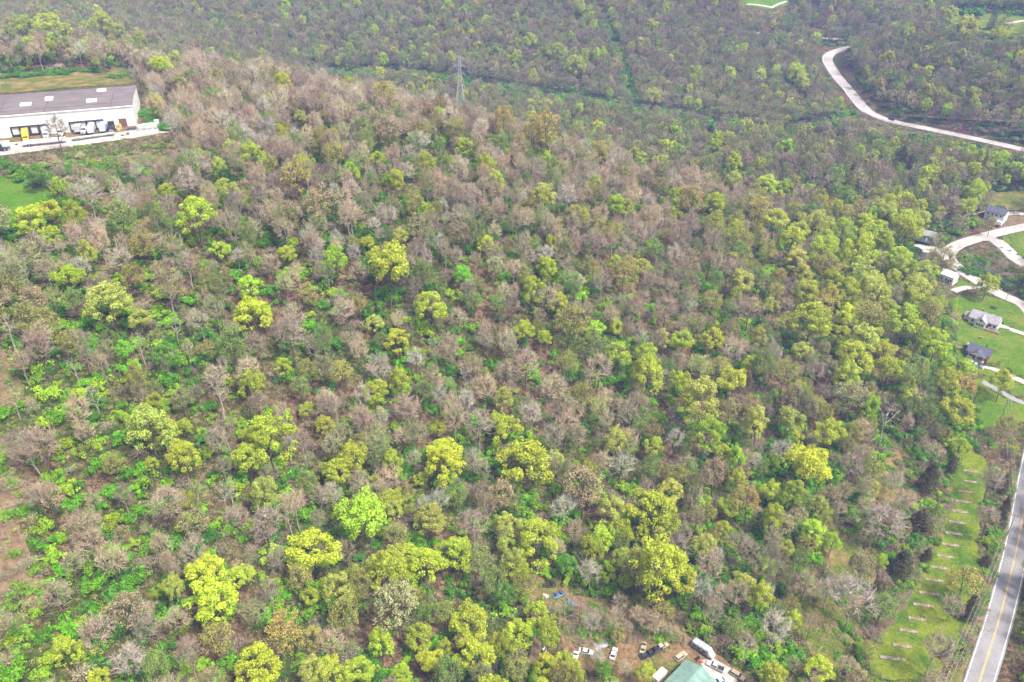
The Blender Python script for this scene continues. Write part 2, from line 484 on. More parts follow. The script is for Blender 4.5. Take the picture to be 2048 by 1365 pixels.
def smooth_closed(pts, n=6, wob=0.0, seed=0):
    rng = random.Random(seed)
    pts = [np.asarray(p[:2], float) for p in pts]
    m = len(pts); out = []
    for i in range(m):
        p0, p1, p2, p3 = pts[i - 1], pts[i], pts[(i + 1) % m], pts[(i + 2) % m]
        k = max(n, int(np.linalg.norm(p2 - p1) / 3.0))
        for j in range(k):
            t = j / k
            q = 0.5 * (2 * p1 + (p2 - p0) * t + (2 * p0 - 5 * p1 + 4 * p2 - p3) * t * t + (3 * p1 - p0 - 3 * p2 + p3) * t ** 3)
            out.append(q + np.array([rng.uniform(-wob, wob), rng.uniform(-wob, wob)]))
    return out

def inside(poly, x, y):
    poly = np.asarray(poly); x = np.asarray(x, float); y = np.asarray(y, float)
    r = np.zeros(x.shape, bool)
    xj, yj = poly[-1][0], poly[-1][1]
    for xi, yi in poly:
        c = ((yi > y) != (yj > y)) & (x < (xj - xi) * (y - yi) / (yj - yi + 1e-12) + xi)
        r ^= c
        xj, yj = xi, yi
    return r

CLEAR, SOFT, CLEAR_NAME = [], [], []      # world polygons with no woodland; SOFT ones let weeds grow in
def sheet(name, pix, mat, lift, grid=2.5, wob=0.5, seed=1, clear=True, sharp=False, world=False, parent=None):
    base = [np.asarray(p, float) for p in pix] if world else [hit(a, b)[0][:2] for a, b in pix]
    if sharp:
        loop = []
        for i in range(len(base)):
            a, b = base[i], base[(i + 1) % len(base)]
            k = max(1, int(np.linalg.norm(b - a) / grid))
            loop += [a + (b - a) * j / k for j in range(k)]
    else:
        loop = smooth_closed(base, 4, wob, seed)
    poly = np.array(loop)
    if clear: CLEAR.append(poly); SOFT.append(mat in (M["dirt"], M["yard_dirt"], M["rough_grass"])); CLEAR_NAME.append(name)
    lo, hi = poly.min(0), poly.max(0)
    gx, gy = np.meshgrid(np.arange(lo[0], hi[0], grid), np.arange(lo[1], hi[1], grid))
    gx = gx.ravel(); gy = gy.ravel()
    ok = inside(poly, gx, gy)
    d = np.sqrt(((gx[ok, None] - poly[:, 0]) ** 2 + (gy[ok, None] - poly[:, 1]) ** 2).min(1)) > grid * 0.5
    pts = [Vector(p) for p in loop] + [Vector((a, b)) for a, b, k in zip(gx[ok], gy[ok], d) if k]
    n = len(loop)
    v, e, f, *_r = delaunay_2d_cdt(pts, [], [list(range(n))], 1, 1e-4)
    va = np.array([(p.x, p.y) for p in v])
    z = height(va[:, 0], va[:, 1]) + lift
    verts = np.column_stack([va, z])
    # a rim folded into the ground so that the sheet has no floating edge
    o = bpy.data.objects.new(name, mesh_data(name, verts, [tuple(q) for q in f], mat, smooth=True))
    link(o, parent)
    if parent is None: o["kind"] = "structure"
    return o

# ------------------------------------------------------------------ ground
def axis(lo, hi, step, far_lo, far_hi):
    mid = list(np.arange(lo, hi + 0.1, step))
    a, s = [], step
    x = lo
    while x > far_lo:
        s *= 1.25; x -= s; a.append(x)
    b, s = [], step
    x = mid[-1]
    while x < far_hi:
        s *= 1.25; x += s; b.append(x)
    return np.array(a[::-1] + mid + b)
gx = axis(-330, 480, 3.0, -4500, 4500)
gy = axis(90, 930, 3.0, -2500, 6000)
GX, GY = np.meshgrid(gx, gy)
GZ = height(GX, GY)
nx, ny = len(gx), len(gy)
idx = np.arange(nx * ny).reshape(ny, nx)
gf = np.column_stack([idx[:-1, :-1].ravel(), idx[:-1, 1:].ravel(), idx[1:, 1:].ravel(), idx[1:, :-1].ravel()])
gme = bpy.data.meshes.new("ground")
gme.from_pydata(np.column_stack([GX.ravel(), GY.ravel(), GZ.ravel()]).tolist(), [], gf.tolist())
gme.materials.append(M["ground"])
gme.polygons.foreach_set("use_smooth", [True] * len(gme.polygons))
tag(link(bpy.data.objects.new("ground", gme)), kind="structure")

L1, L2 = 0.10, 0.16
sheet("lawn", [(1905, 598), (1960, 592), (2010, 602), (2050, 622), (2070, 650), (2075, 790), (2050, 840), (2000, 852), (1955, 850), (1950, 800), (1952, 745), (1935, 735), (1915, 715), (1912, 650)], M["lawn"], L1, seed=2)
sheet("strip_lawn", [(1925, 902), (1950, 905), (1975, 930), (1968, 990), (1955, 1080), (1962, 1150), (1950, 1230), (1925, 1290), (1870, 1345), (1800, 1362), (1742, 1345), (1745, 1290), (1790, 1230), (1830, 1170), (1860, 1110), (1885, 1040), (1902, 980)], M["meadow"], L1, 2.0, seed=3)
sheet("grass_clearing", [(1775, 875), (1810, 890), (1835, 930), (1820, 985), (1775, 1010), (1745, 985), (1765, 930)], M["rough_grass"], L1, seed=4)
sheet("grass_clearing", [(1650, 1085), (1700, 1080), (1740, 1120), (1745, 1200), (1730, 1260), (1690, 1330), (1640, 1330), (1600, 1260), (1600, 1200), (1650, 1150)], M["rough_grass"], L1, seed=5)
sheet("dirt_bank", [(1895, 975), (1905, 985), (1885, 1050), (1860, 1120), (1828, 1180), (1790, 1240), (1765, 1262), (1762, 1245), (1800, 1190), (1830, 1130), (1862, 1060)], M["dirt"], L2, 1.6, 0.9, seed=6)
sheet("field", [(-60, 356), (20, 359), (70, 368), (98, 384), (86, 410), (40, 432), (-60, 445)], M["field"], L1, seed=7)
sheet("dirt_patch", [(210, 400), (250, 392), (300, 396), (330, 408), (300, 420), (240, 424), (205, 415)], M["dirt"], L1, seed=8)
sheet("dirt_slope", [(-40, 880), (8, 890), (30, 930), (40, 1010), (52, 1080), (70, 1130), (110, 1180), (84, 1215), (30, 1200), (12, 1260), (5, 1330), (-60, 1380)], M["dirt"], L1, seed=9, wob=1.2)
sheet("dirt_bare", [(-10, 690), (25, 735), (50, 790), (35, 815), (-30, 790)], M["dirt"], L2, seed=10)
sheet("grass_strip", [(-40, 150), (60, 146), (150, 140), (200, 150), (262, 140), (276, 165), (150, 174), (-40, 186)], M["rough_grass"], L1, seed=11)
sheet("yard_dirt", [(1120, 1205), (1170, 1195), (1235, 1215), (1290, 1225), (1335, 1260), (1385, 1285), (1445, 1320), (1500, 1362), (1480, 1440), (1250, 1440), (1225, 1345), (1150, 1340), (1125, 1290)], M["yard_dirt"], L1, 2.0, seed=12)
sheet("yard_dirt", [(1060, 1150), (1120, 1160), (1145, 1200), (1120, 1225), (1070, 1205), (1050, 1175)], M["yard_dirt"], L1, seed=13)
sheet("dirt_track", [(1040, 1130), (1050, 1128), (1062, 1190), (1085, 1260), (1075, 1330), (1100, 1380), (1075, 1390), (1058, 1330), (1066, 1260), (1048, 1190)], M["track_dirt"], L2, 1.6, seed=14, clear=False)
sheet("dirt_track", [(1345, 1240), (1362, 1262), (1420, 1300), (1470, 1335), (1530, 1380), (1500, 1395), (1455, 1350), (1405, 1315), (1358, 1285)], M["track_dirt"], L2, 1.6, seed=15)
sheet("concrete_apron", [(1398, 1322), (1428, 1318), (1462, 1338), (1475, 1352), (1470, 1385), (1430, 1380), (1415, 1352)], M["concrete"], L2 + 0.05, 1.6, 0.2, seed=16, sharp=True)
sheet("field", [(1485, -8), (1512, -22), (1550, -20), (1578, 4), (1545, 18), (1493, 10)], M["field"], L1, 4, seed=17)
sheet("field_path", [(1490, 10), (1545, 17.5), (1576, 4), (1572, 2), (1543, 14), (1496, 8)], M["drive_concrete"], L2 + 0.1, 3, 0.0, seed=17, sharp=True)
sheet("field", [(1720, -6), (1790, 2), (1850, -4), (1840, -14), (1740, -16)], M["field"], L1, 4, seed=18)
sheet("field", [(1895, 32), (1960, 30), (2060, 34), (2062, 60), (2040, 76), (2000, 72), (1950, 60), (1900, 44)], M["meadow"], L1, 4, seed=19)
sheet("grass_patch", [(2005, 480), (2060, 466), (2100, 470), (2100, 530), (2048, 520), (2020, 506)], M["lawn"], L1, seed=20)
sheet("dirt_yard", [(1985, 446), (2010, 430), (2060, 434), (2060, 446), (2020, 458), (1992, 460)], M["dirt"], L1, seed=21)
sheet("grass_patch", [(1975, 388), (2060, 384), (2060, 412), (2010, 414), (1975, 408)], M["rough_grass"], L1, seed=22)
sheet("grass_patch", [(1906, 566), (1926, 562), (1950, 572), (1930, 576), (1906, 574)], M["lawn"], L2, 1.6, 0.1, seed=23)
sheet("gravel_bank", [(1790, 240), (1850, 246), (1900, 262), (1875, 266), (1820, 256), (1780, 246)], M["dirt"], L1, seed=24)
sheet("gravel_bank", [(1690, 135), (1722, 172), (1752, 212), (1748, 222), (1716, 184), (1684, 142)], M["dirt"], L1, seed=25)
sheet("road_verge", [(1880, 1400), (1905, 1340), (1950, 1240), (1985, 1130), (2010, 1000), (2030, 930), (2040, 960), (2020, 1080), (1985, 1200), (1940, 1310), (1915, 1400)], M["rough_grass"], L1, 2.0, seed=26)
# warehouse yard
def whp(u, v, z=108.0):
    """u along the front wall from its right corner (negative to the left), v behind the wall"""
    p = WH_B + WH_U * u + WH_V * v
    return np.array([p[0], p[1], z])
sheet("loading_yard", [whp(-95, 0)[:2], whp(2, 0)[:2], whp(14, -3)[:2], whp(16, -14)[:2], whp(0, -19)[:2], whp(-34, -25)[:2], whp(-95, -33)[:2]], M["concrete"], L1, 3.0, sharp=True, world=True)
sheet("gravel_strip", [whp(-95, -0.2)[:2], whp(-1, -0.2)[:2], whp(-2, -6)[:2], whp(-30, -8.5)[:2], whp(-60, -8)[:2], whp(-95, -9)[:2]], M["yard_dirt"], L2, 3.0, 0.2, world=True, clear=False)

# ------------------------------------------------------------------ roads
def ribbon(key, mat, name, lines=()):
    path, zs, half = ROADS[key]
    d = np.gradient(path, axis=0); d /= np.linalg.norm(d, axis=1)[:, None]
    nrm = np.column_stack([d[:, 1], -d[:, 0]])
    offs = [(-half - 0.5, -0.6), (-half, 0.0), (-half * 0.5, 0.05), (0, 0.09), (half * 0.5, 0.05), (half, 0.0), (half + 0.5, -0.6)]
    v = []; f = []; k = len(offs)
    for i in range(len(path)):
        for o, dz in offs:
            p = path[i] + nrm[i] * o
            v.append((p[0], p[1], zs[i] + dz))
    for i in range(len(path) - 1):
        for j in range(k - 1):
            f.append((i * k + j, i * k + j + 1, (i + 1) * k + j + 1, (i + 1) * k + j))
    o = link(bpy.data.objects.new(name, mesh_data(name, v, f, mat, smooth=False)))
    o["kind"] = "structure"
    for nm, off, w, m in lines:
        v = []; f = []
        for i in range(len(path)):
            for s in (-w / 2, w / 2):
                p = path[i] + nrm[i] * (off + s)
                a = abs(off + s) / half
                dz = 0.09 - 0.08 * a if a < 0.5 else 0.05 - 0.10 * (a - 0.5)
                v.append((p[0], p[1], zs[i] + dz + 0.03))
        f = [(2 * i, 2 * i + 1, 2 * i + 3, 2 * i + 2) for i in range(len(path) - 1)]
        link(bpy.data.objects.new(nm, mesh_data(nm, v, f, m)), o)
    return o
LN = [("edge_line", -3.5, 0.2, M["line_white"]), ("edge_line", 3.5, 0.2, M["line_white"]), ("centre_line", -0.15, 0.12, M["line_yellow"]), ("centre_line", 0.15, 0.12, M["line_yellow"])]
valley = ROADS["valley"]
# the valley road changes from asphalt to pale concrete where it enters the hamlet
_cut = int(np.argmin(((valley[0] - base_hit(2094, 690)) ** 2).sum(1)))
ROADS["valley_low"] = (valley[0][:_cut + 1], valley[1][:_cut + 1], valley[2])
ROADS["valley_high"] = (valley[0][_cut:], valley[1][_cut:], valley[2] - 0.1)
ribbon("valley_low", M["asphalt"], "road", LN)
ribbon("valley_high", M["old_concrete"], "road", [("centre_line", 0.0, 0.16, M["line_yellow"])])
ribbon("hill", M["old_concrete"], "road", [("edge_line", 4.2, 0.2, M["line_white"])])
ribbon("spur", M["old_concrete"], "road")
ribbon("upper_lane", M["old_concrete"], "road")
for k in ("cottage_drive", "house_drive", "porch_drive", "white_house_drive", "top_house_drive", "field_path"):
    ribbon(k, M["drive_concrete"], "driveway")
ribbon("lower_drive", M["asphalt"], "driveway")
del ROADS["valley_low"], ROADS["valley_high"]

# guard rail along the outer edge of the hill road
def guard_rail(key, i0, i1, off, label):
    path, zs, half = ROADS[key]
    d = np.gradient(path, axis=0); d /= np.linalg.norm(d, axis=1)[:, None]
    nrm = np.column_stack([d[:, 1], -d[:, 0]])
    P = [(path[i] + nrm[i] * off, zs[i]) for i in range(i0, i1)]
    root = empty("guard_rail", (P[0][0][0], P[0][0][1], P[0][1]))
    o0 = np.array(root.location)
    b = MB()
    for (a, za), (c, zc) in zip(P[:-1], P[1:]):
        b.bar(np.array([a[0], a[1], za + 0.65]) - o0, np.array([c[0], c[1], zc + 0.65]) - o0, 0.2)
    b.build("rail", M["steel_rail"], root)
    for (a, za) in P[::2]:
        MB().box(-0.12, 0.12, -0.12, 0.12, -0.6, 0.7).build("post", M["steel_rail"], root, loc=np.array([a[0], a[1], za]) - o0)
    return tag(root, label, "guard rail")
_h = ROADS["hill"][0]
def near_i(px, py):
    return int(np.argmin(((_h - base_hit(px, py)) ** 2).sum(1)))
guard_rail("hill", near_i(1662, 108), near_i(1705, 190), 5.2, "grey steel guard rail on the outer side of the hill road bend")
guard_rail("hill", near_i(1740, 226), near_i(1830, 254), 5.2, "steel guard rail along the hill road opposite the dark car")
# low stone wall below the bend of the hill road
path, zs, half = ROADS["hill"]
i0, i1 = near_i(1658, 125), near_i(1690, 172)
d = np.gradient(path, axis=0); d /= np.linalg.norm(d, axis=1)[:, None]
nrm = np.column_stack([d[:, 1], -d[:, 0]])
wroot = empty("retaining_wall", (path[i0][0], path[i0][1], zs[i0]))
rng = random.Random(4)
for i in range(i0, i1):
    for s in range(2):
        p = path[i] + (path[i + 1] - path[i]) * (s * 0.5) + nrm[i] * (6.0 + rng.uniform(-0.08, 0.08))
        a = math.atan2(d[i][1], d[i][0])
        MB().box(-0.72, 0.72, -0.3, 0.3, -1.8, -0.1 + rng.uniform(0, 0.15)).build("stone", M["strip_concrete"], wroot, loc=(p[0] - path[i0][0], p[1] - path[i0][1], zs[i] - zs[i0]), rz=a)
tag(wroot, "pale stone retaining wall below the hill road bend", "wall")

# ------------------------------------------------------------------ buildings
def gable_roof(mb, x0, x1, y0, y1, ze, rise, over=0.4, th=0.18):
    """ridge along x"""
    ym = (y0 + y1) / 2; s = rise / (ym - y0)
    for sg, ya in ((1, y0 - over), (-1, y1 + over)):
        za = ze - over * s
        a, b = (x0 - over, x1 + over)
        p = [(a, ya, za), (b, ya, za), (b, ym, ze + rise), (a, ym, ze + rise)]
        if sg < 0: p = [p[1], p[0], p[3], p[2]]
        q = [(x, y, z + th) for x, y, z in p]
        mb.hexa(p + q)
    return mb
def house_walls(mb, x0, x1, y0, y1, ze, rise):
    ym = (y0 + y1) / 2
    v = [(x0, y0, -1), (x1, y0, -1), (x1, y1, -1), (x0, y1, -1), (x0, y0, ze), (x1, y0, ze), (x1, y1, ze), (x0, y1, ze), (x0, ym, ze + rise), (x1, ym, ze + rise)]
    f = [(0, 1, 5, 4), (2, 3, 7, 6), (1, 2, 6, 9, 5), (3, 0, 4, 8, 7), (3, 2, 1, 0), (4, 5, 9, 8), (6, 7, 8, 9)]
    return mb.add(v, f)
def window(root, x, y, z, w, h, face, frame=None):
    """face: 'x+','x-','y+','y-' outward direction of the wall at (x, y)"""
    t = 0.05
    fr = MB(); gl = MB()
    if face[0] == 'y':
        s = 1 if face[1] == '+' else -1
        yy = sorted((y, y + s * t)); fr.box(x - w / 2 - .1, x + w / 2 + .1, yy[0], yy[1], z - .1, z + h + .1)
        yy = sorted((y + s * t * 0.5, y + s * (t + .03))); gl.box(x - w / 2, x + w / 2, yy[0], yy[1], z, z + h)
    else:
        s = 1 if face[1] == '+' else -1
        xx = sorted((x, x + s * t)); fr.box(xx[0], xx[1], y - w / 2 - .1, y + w / 2 + .1, z - .1, z + h + .1)
        xx = sorted((x + s * t * 0.5, x + s * (t + .03))); gl.box(xx[0], xx[1], y - w / 2, y + w / 2, z, z + h)
    f = fr.build("window", frame or M["siding_white"], root)
    gl.build("pane", M["glass"], f)
def door(root, x, y, w, h, face, mat):
    b = MB(); s = 1 if face[1] == '+' else -1
    if face[0] == 'y':
        yy = sorted((y, y + s * .07)); b.box(x - w / 2, x + w / 2, yy[0], yy[1], 0.1, h)
    else:
        xx = sorted((x, x + s * .07)); b.box(xx[0], xx[1], y - w / 2, y + w / 2, 0.1, h)
    return b.build("door", mat, root)

# warehouse: local x along the front wall from its left end, y towards the back
wh0 = whp(-WH_LEN, 0)
wh = empty("warehouse", wh0, WH_YAW)
WHH = 10.0
b = MB()
v = [(0, 0, -1), (WH_LEN, 0, -1), (WH_LEN, WH_DEP, -1), (0, WH_DEP, -1), (0, 0, WHH), (WH_LEN, 0, WHH), (WH_LEN, WH_DEP, WHH), (0, WH_DEP, WHH), (0, WH_DEP * .5, WHH + 1.0), (WH_LEN, WH_DEP * .5, WHH + 1.0)]
b.add(v, [(0, 1, 5, 4), (2, 3, 7, 6), (1, 2, 6, 9, 5), (3, 0, 4, 8, 7), (3, 2, 1, 0)])
b.build("wall", M["white_wall"], wh)
b = MB()
n_p = 10
for i in range(n_p):
    xa, xb = -0.4 + i * (WH_LEN + 0.8) / n_p, -0.4 + (i + 1) * (WH_LEN + 0.8) / n_p
    for (ya, za), (yb, zb) in (((-0.4, WHH - 0.02), (WH_DEP / 2, WHH + 1.02)), ((WH_DEP / 2, WHH + 1.02), (WH_DEP + 0.4, WHH - 0.02))):
        MB().hexa([(xa, ya, za), (xb, ya, za), (xb, yb, zb), (xa, yb, zb), (xa, ya, za + .25), (xb, ya, za + .25), (xb, yb, zb + .25), (xa, yb, zb + .25)]).build("roof_panel", M["roof_membrane"], wh)
        if i in (3, 5, 8) and ya < 0:
            MB().hexa([(xb - .12, ya + 1, za + .26), (xb + .12, ya + 1, za + .26), (xb + .12, yb, zb + .2), (xb - .12, yb, zb + .2), (xb - .12, ya + 1, za + .34), (xb + .12, ya + 1, za + .34), (xb + .12, yb, zb + .32), (xb - .12, yb, zb + .32)]).build("roof_seam", M["seam"], wh)
MB().box(-0.3, WH_LEN + .3, -0.55, -0.4, WHH - .35, WHH + 0.1).build("gutter", M["white_wall"], wh)
MB().bar((0, 5.0, WHH + .52), (WH_LEN, 5.6, WHH + .55), 0.09).build("roof_pipe", M["seam"], wh)
for xx, yy, sx, sy in ((WH_LEN - 45.5, 13, 2.2, 1.6), (WH_LEN - 36.5, 19.5, 1.6, 2.2), (WH_LEN - 14.8, 31.0, 2.0, 1.6), (WH_LEN - 17.5, 11.0, 2.2, 1.6)):
    zr = WHH + 0.2 + (1.0 - abs(yy - 20) / 20)
    u = MB().box(xx - sx, xx + sx, yy - sy, yy + sy, zr - .4, zr + 0.9).build("rooftop_unit", M["white_wall"], wh)
    MB().cyl_y(0, 0, 0.01, 0, 0.01, 6)
    MB().box(xx - sx * .5, xx + sx * .5, yy - sy * .5, yy + sy * .5, zr + .9, zr + 1.15).build("fan_cover", M["galvanised"], u)
def px_to_u(px, py, z=108.0):
    p = at_z(px, py, z) - WH_B
    return float(p @ WH_U), float(p @ WH_V)
def dock(u, w=2.9):
    x = WH_LEN + u
    d = MB().box(x - w / 2 - .45, x - w / 2, -0.55, 0.0, 0.6, 4.4).box(x + w / 2, x + w / 2 + .45, -0.55, 0.0, 0.6, 4.4).box(x - w / 2 - .45, x + w / 2 + .45, -0.55, 0.0, 4.4, 4.9).build("dock_seal", M["dark"], wh)
    MB().box(x - w / 2, x + w / 2, -0.08, 0.0, 1.2, 4.4).build("dock_door", M["siding_grey"], d)
    MB().box(x - w / 2 - .2, x + w / 2 + .2, -0.35, -0.02, 0.2, 1.15).build("dock_bumper", M["dark"], d)
for u in (-50.0, -46.2, -42.4, -38.6, -26.0, -22.4, -18.8, -15.2):
    dock(u)
d_ = MB().box(WH_LEN - 7.0, WH_LEN - 3.6, -0.06, 0.0, 0.05, 4.4).build("overhead_door", M["brown_wood"], wh)
MB().box(WH_LEN - 7.3, WH_LEN - 3.3, -0.12, -0.02, 4.4, 4.8).build("door_lintel", M["white_wall"], d_)
MB().box(WH_LEN - 1.6, WH_LEN - .6, -0.07, 0.0, 0.05, 2.2).build("door", M["siding_grey"], wh)
for yy in (8, 20, 32):
    MB().box(WH_LEN, WH_LEN + .07, yy - .5, yy + .5, 6.5, 7.4).build("wall_vent", M["siding_grey"], wh)
for yy in (0.3, 13.3, 26.6, 39.7):
    MB().bar((WH_LEN + .12, yy, 0), (WH_LEN + .12, yy, WHH - .3), 0.1).build("downpipe", M["siding_white"], wh)
tag(wh, "long low white warehouse with flat grey roof and truck docks", "warehouse")

# cross gable house
x, y, z, yaw = SITES["cross_gable"]
hs = empty("house", (x, y, z), yaw)
house_walls(MB(), -6.5, 6.5, -4, 4, 3.4, 2.6).build("wall", M["siding_white"], hs)
gable_roof(MB(), -6.5, 6.5, -4, 4, 3.4, 2.6).build("roof", M["shingle_grey"], hs)
# front gable wing
wing = MB()
v = [(-3.2, -6.4, -1), (1.6, -6.4, -1), (1.6, -3.9, -1), (-3.2, -3.9, -1), (-3.2, -6.4, 3.3), (1.6, -6.4, 3.3), (1.6, -3.9, 3.3), (-3.2, -3.9, 3.3), (-0.8, -6.4, 5.6), (-0.8, -3.9, 5.6)]
wing.add(v, [(0, 1, 5, 8, 4), (1, 2, 6, 5), (3, 0, 4, 7), (2, 3, 7, 9, 6)])
wing.build("wing", M["siding_white"], hs)
wr = MB()
for sx in (-1, 1):
    xo = -0.8 + sx * 2.9; zo = 3.3 - 0.48
    p = [(xo, -6.9, zo), (-0.8, -6.9, 5.62), (-0.8, -0.3, 5.62), (xo, -1.5, zo)]
    if sx > 0: p = [p[1], p[0], p[3], p[2]]
    wr.hexa(p + [(a, b_, c + .17) for a, b_, c in p])
wr.build("wing_roof", M["shingle_grey"], hs)
for xx in (-2.0, -0.8, .4): window(hs, xx, -6.4, 1.2, .8, 1.1, 'y-')
window(hs, -0.8, -6.4, 3.7, .9, .9, 'y-')
window(hs, 3.2, -4, 1.3, 1.1, 1.3, 'y-'); window(hs, 5.2, -4, 1.3, 1.0, 1.3, 'y-')
window(hs, -6.5, -1.5, 1.3, 1.0, 1.3, 'x-'); window(hs, -6.5, 1.5, 1.3, 1.0, 1.3, 'x-'); window(hs, 6.5, 0, 3.9, 1.0, 1.1, 'x+')
window(hs, -4.8, -4, 1.3, 1.0, 1.3, 'y-')
door(hs, 2.2, -4, 1.0, 2.1, 'y-', M["brown_wood"])
MB().box(-2.6, -1.9, .6, 1.3, 4.5, 7.0).build("chimney", M["rust"], hs)
po = MB().box(2.0, 8.4, -7.0, -4.0, -0.6, 0.35).build("porch", M["brown_wood"], hs)
for xx in (2.2, 4.2, 6.2, 8.2): MB().bar((xx, -6.9, .35), (xx, -6.9, 1.35), .06).build("porch_post", M["siding_white"], po)
MB().box(2.0, 8.4, -6.95, -6.85, 1.25, 1.35).build("porch_rail", M["siding_white"], po)
MB().box(-9.2, -6.5, -1.5, 2.6, -1, 2.5).build("side_room", M["siding_white"], hs)
MB().hexa([(-9.6, -1.9, 2.45), (-6.4, -1.9, 3.1), (-6.4, 3.0, 3.1), (-9.6, 3.0, 2.45), (-9.6, -1.9, 2.6), (-6.4, -1.9, 3.25), (-6.4, 3.0, 3.25), (-9.6, 3.0, 2.6)]).build("side_roof", M["shingle_grey"], hs)
tag(hs, "white cottage with grey cross-gable roof and wooden porch on the lawn", "house")

# dark roofed house: ridge towards the drive, white porch gable
x, y, z, yaw = SITES["dark_roof"]
hs = empty("house", (x, y, z), yaw)
house_walls(MB(), -4.6, 4.6, -3.6, 4.0, 3.0, 2.3).build("wall", M["rust"], hs)
gable_roof(MB(), -4.6, 4.6, -3.6, 4.0, 3.0, 2.3, .6).build("roof", M["shingle_dark"], hs)
pg = MB()
v = [(-3.4, -5.6, 2.6), (3.4, -5.6, 2.6), (0, -5.6, 4.5), (-3.4, -3.7, 2.6), (3.4, -3.7, 2.6), (0, -3.7, 4.5)]
pg.add(v, [(0, 1, 2), (5, 4, 3), (0, 2, 5, 3), (1, 4, 5, 2), (0, 3, 4, 1)])
pg.build("porch_gable", M["white_wall"], hs)
for sx in (-1, 1):
    p = [(sx * 4.0, -6.0, 2.35), (0, -6.0, 4.58), (0, -0.4, 4.58), (sx * 4.0, -1.6, 2.35)]
    if sx > 0: p = [p[1], p[0], p[3], p[2]]
    MB().hexa(p + [(a, b_, c + .16) for a, b_, c in p]).build("porch_roof", M["shingle_dark"], hs)
for xx in (-3.2, 0, 3.2): MB().box(xx - .12, xx + .12, -5.5, -5.26, 0, 2.6).build("porch_post", M["siding_white"], hs)
MB().box(-3.6, 3.6, -5.8, -3.6, -.6, .3).build("porch", M["concrete"], hs)
window(hs, -2, -3.6, 1.1, 1.0, 1.2, 'y-'); window(hs, 2, -3.6, 1.1, 1.0, 1.2, 'y-'); door(hs, 0, -3.6, 1.0, 2.1, 'y-', M["siding_white"])
window(hs, 4.6, -1, 1.1, 1.0, 1.2, 'x+'); window(hs, -4.6, 1, 1.1, 1.0, 1.2, 'x-')
MB().bar((1.5, 2.2, 4), (1.5, 2.2, 5.7), .22).build("chimney", M["dark"], hs)
tag(hs, "small house with dark slate-blue roof and white porch gable", "house")

# brown garden shed beside it
p, _ = hit(1941, 694)
sh = empty("garden_shed", (p[0], p[1], h1(p[0], p[1])), math.radians(-25))
house_walls(MB(), -1.7, 1.7, -1.3, 1.3, 2.3, .8).build("wall", M["brown_wood"], sh)
gable_roof(MB(), -1.7, 1.7, -1.3, 1.3, 2.3, .8, .25, .1).build("roof", M["shingle_grey"], sh)
door(sh, 0, -1.3, 1.2, 1.9, 'y-', M["dark"])
tag(sh, "little brown garden shed behind the dark-roofed house", "shed")

# white gable house by the road bend
x, y, z, yaw = SITES["white_house"]
hs = empty("house", (x, y, z), yaw)
house_walls(MB(), -3.7, 3.7, -2.8, 2.8, 3.9, 2.0).build("wall", M["white_wall"], hs)
gable_roof(MB(), -3.7, 3.7, -2.8, 2.8, 3.9, 2.0, .3).build("roof", M["shingle_white"], hs)
for sy in (-1.4, 1.4):
    window(hs, 3.7, sy, .9, .7, 1.3, 'x+'); window(hs, 3.7, sy * .6, 3.5, .6, 1.1, 'x+')
for sx in (-2.4, 0, 2.4): window(hs, sx, -2.8, 1.0, .8, 1.3, 'y-')
door(hs, 1.2, -2.8, .9, 2.0, 'y-', M["brown_wood"])
tag(hs, "white two-storey house with pale roof at the road bend", "house")

# grey-white house at the top right
x, y, z, yaw = SITES["top_house"]
hs = empty("house", (x, y, z), yaw)
house_walls(MB(), -5.5, 5.5, -4.2, 4.2, 5.0, 2.4).build("wall", M["siding_grey"], hs)
gable_roof(MB(), -5.5, 5.5, -4.2, 4.2, 5.0, 2.4).build("roof", M["shingle_dark"], hs)
for sx in (-3.6, -1.2, 1.2, 3.6): window(hs, sx, -4.2, 3.2, .9, 1.2, 'y-')
g_ = MB().box(-.2, 4.2, -4.28, -4.2, 0.1, 2.3).build("garage_door", M["white_wall"], hs)
window(hs, -5.5, 1.5, 3.2, .9, 1.2, 'x-'); window(hs, -5.5, -1.5, 1.0, .9, 1.2, 'x-'); door(hs, -3, -4.2, 1, 2.1, 'y-', M["dark"])
MB().box(2.6, 5.8, -6.4, -4.3, -1.0, 1.1).build("deck", M["white_wall"], hs)
tag(hs, "grey-white gabled house with dark roof beside the upper drive", "house")

# teal cottage half hidden in the trees
x, y, z, yaw = SITES["cottage"]
hs = empty("house", (x, y, z), yaw)
house_walls(MB(), -5.0, 5.0, -3.4, 3.4, 3.6, 1.8).build("wall", M["siding_teal"], hs)
gable_roof(MB(), -5.0, 5.0, -3.4, 3.4, 3.6, 1.8).build("roof", M["shingle_grey"], hs)
for sx in (-3, 0, 3): window(hs, sx, -3.4, 1.2, 1.0, 1.2, 'y-')
window(hs, 5.0, 0, 1.2, 1.0, 1.2, 'x+'); window(hs, 5.0, -1.8, 1.2, .8, 1.2, 'x+')
door(hs, 1.5, -3.4, 1.0, 2.1, 'y-', M["siding_white"])
tag(hs, "teal-walled cottage with grey roof half hidden by leafing trees", "house")

# workshop with teal metal roof at the bottom edge
x, y, z, yaw = SITES["metal_shed"]
ms_c = (lay(1374, 1330) + lay(1420, 1372)) / 2
YAW_MS = math.radians(-46)
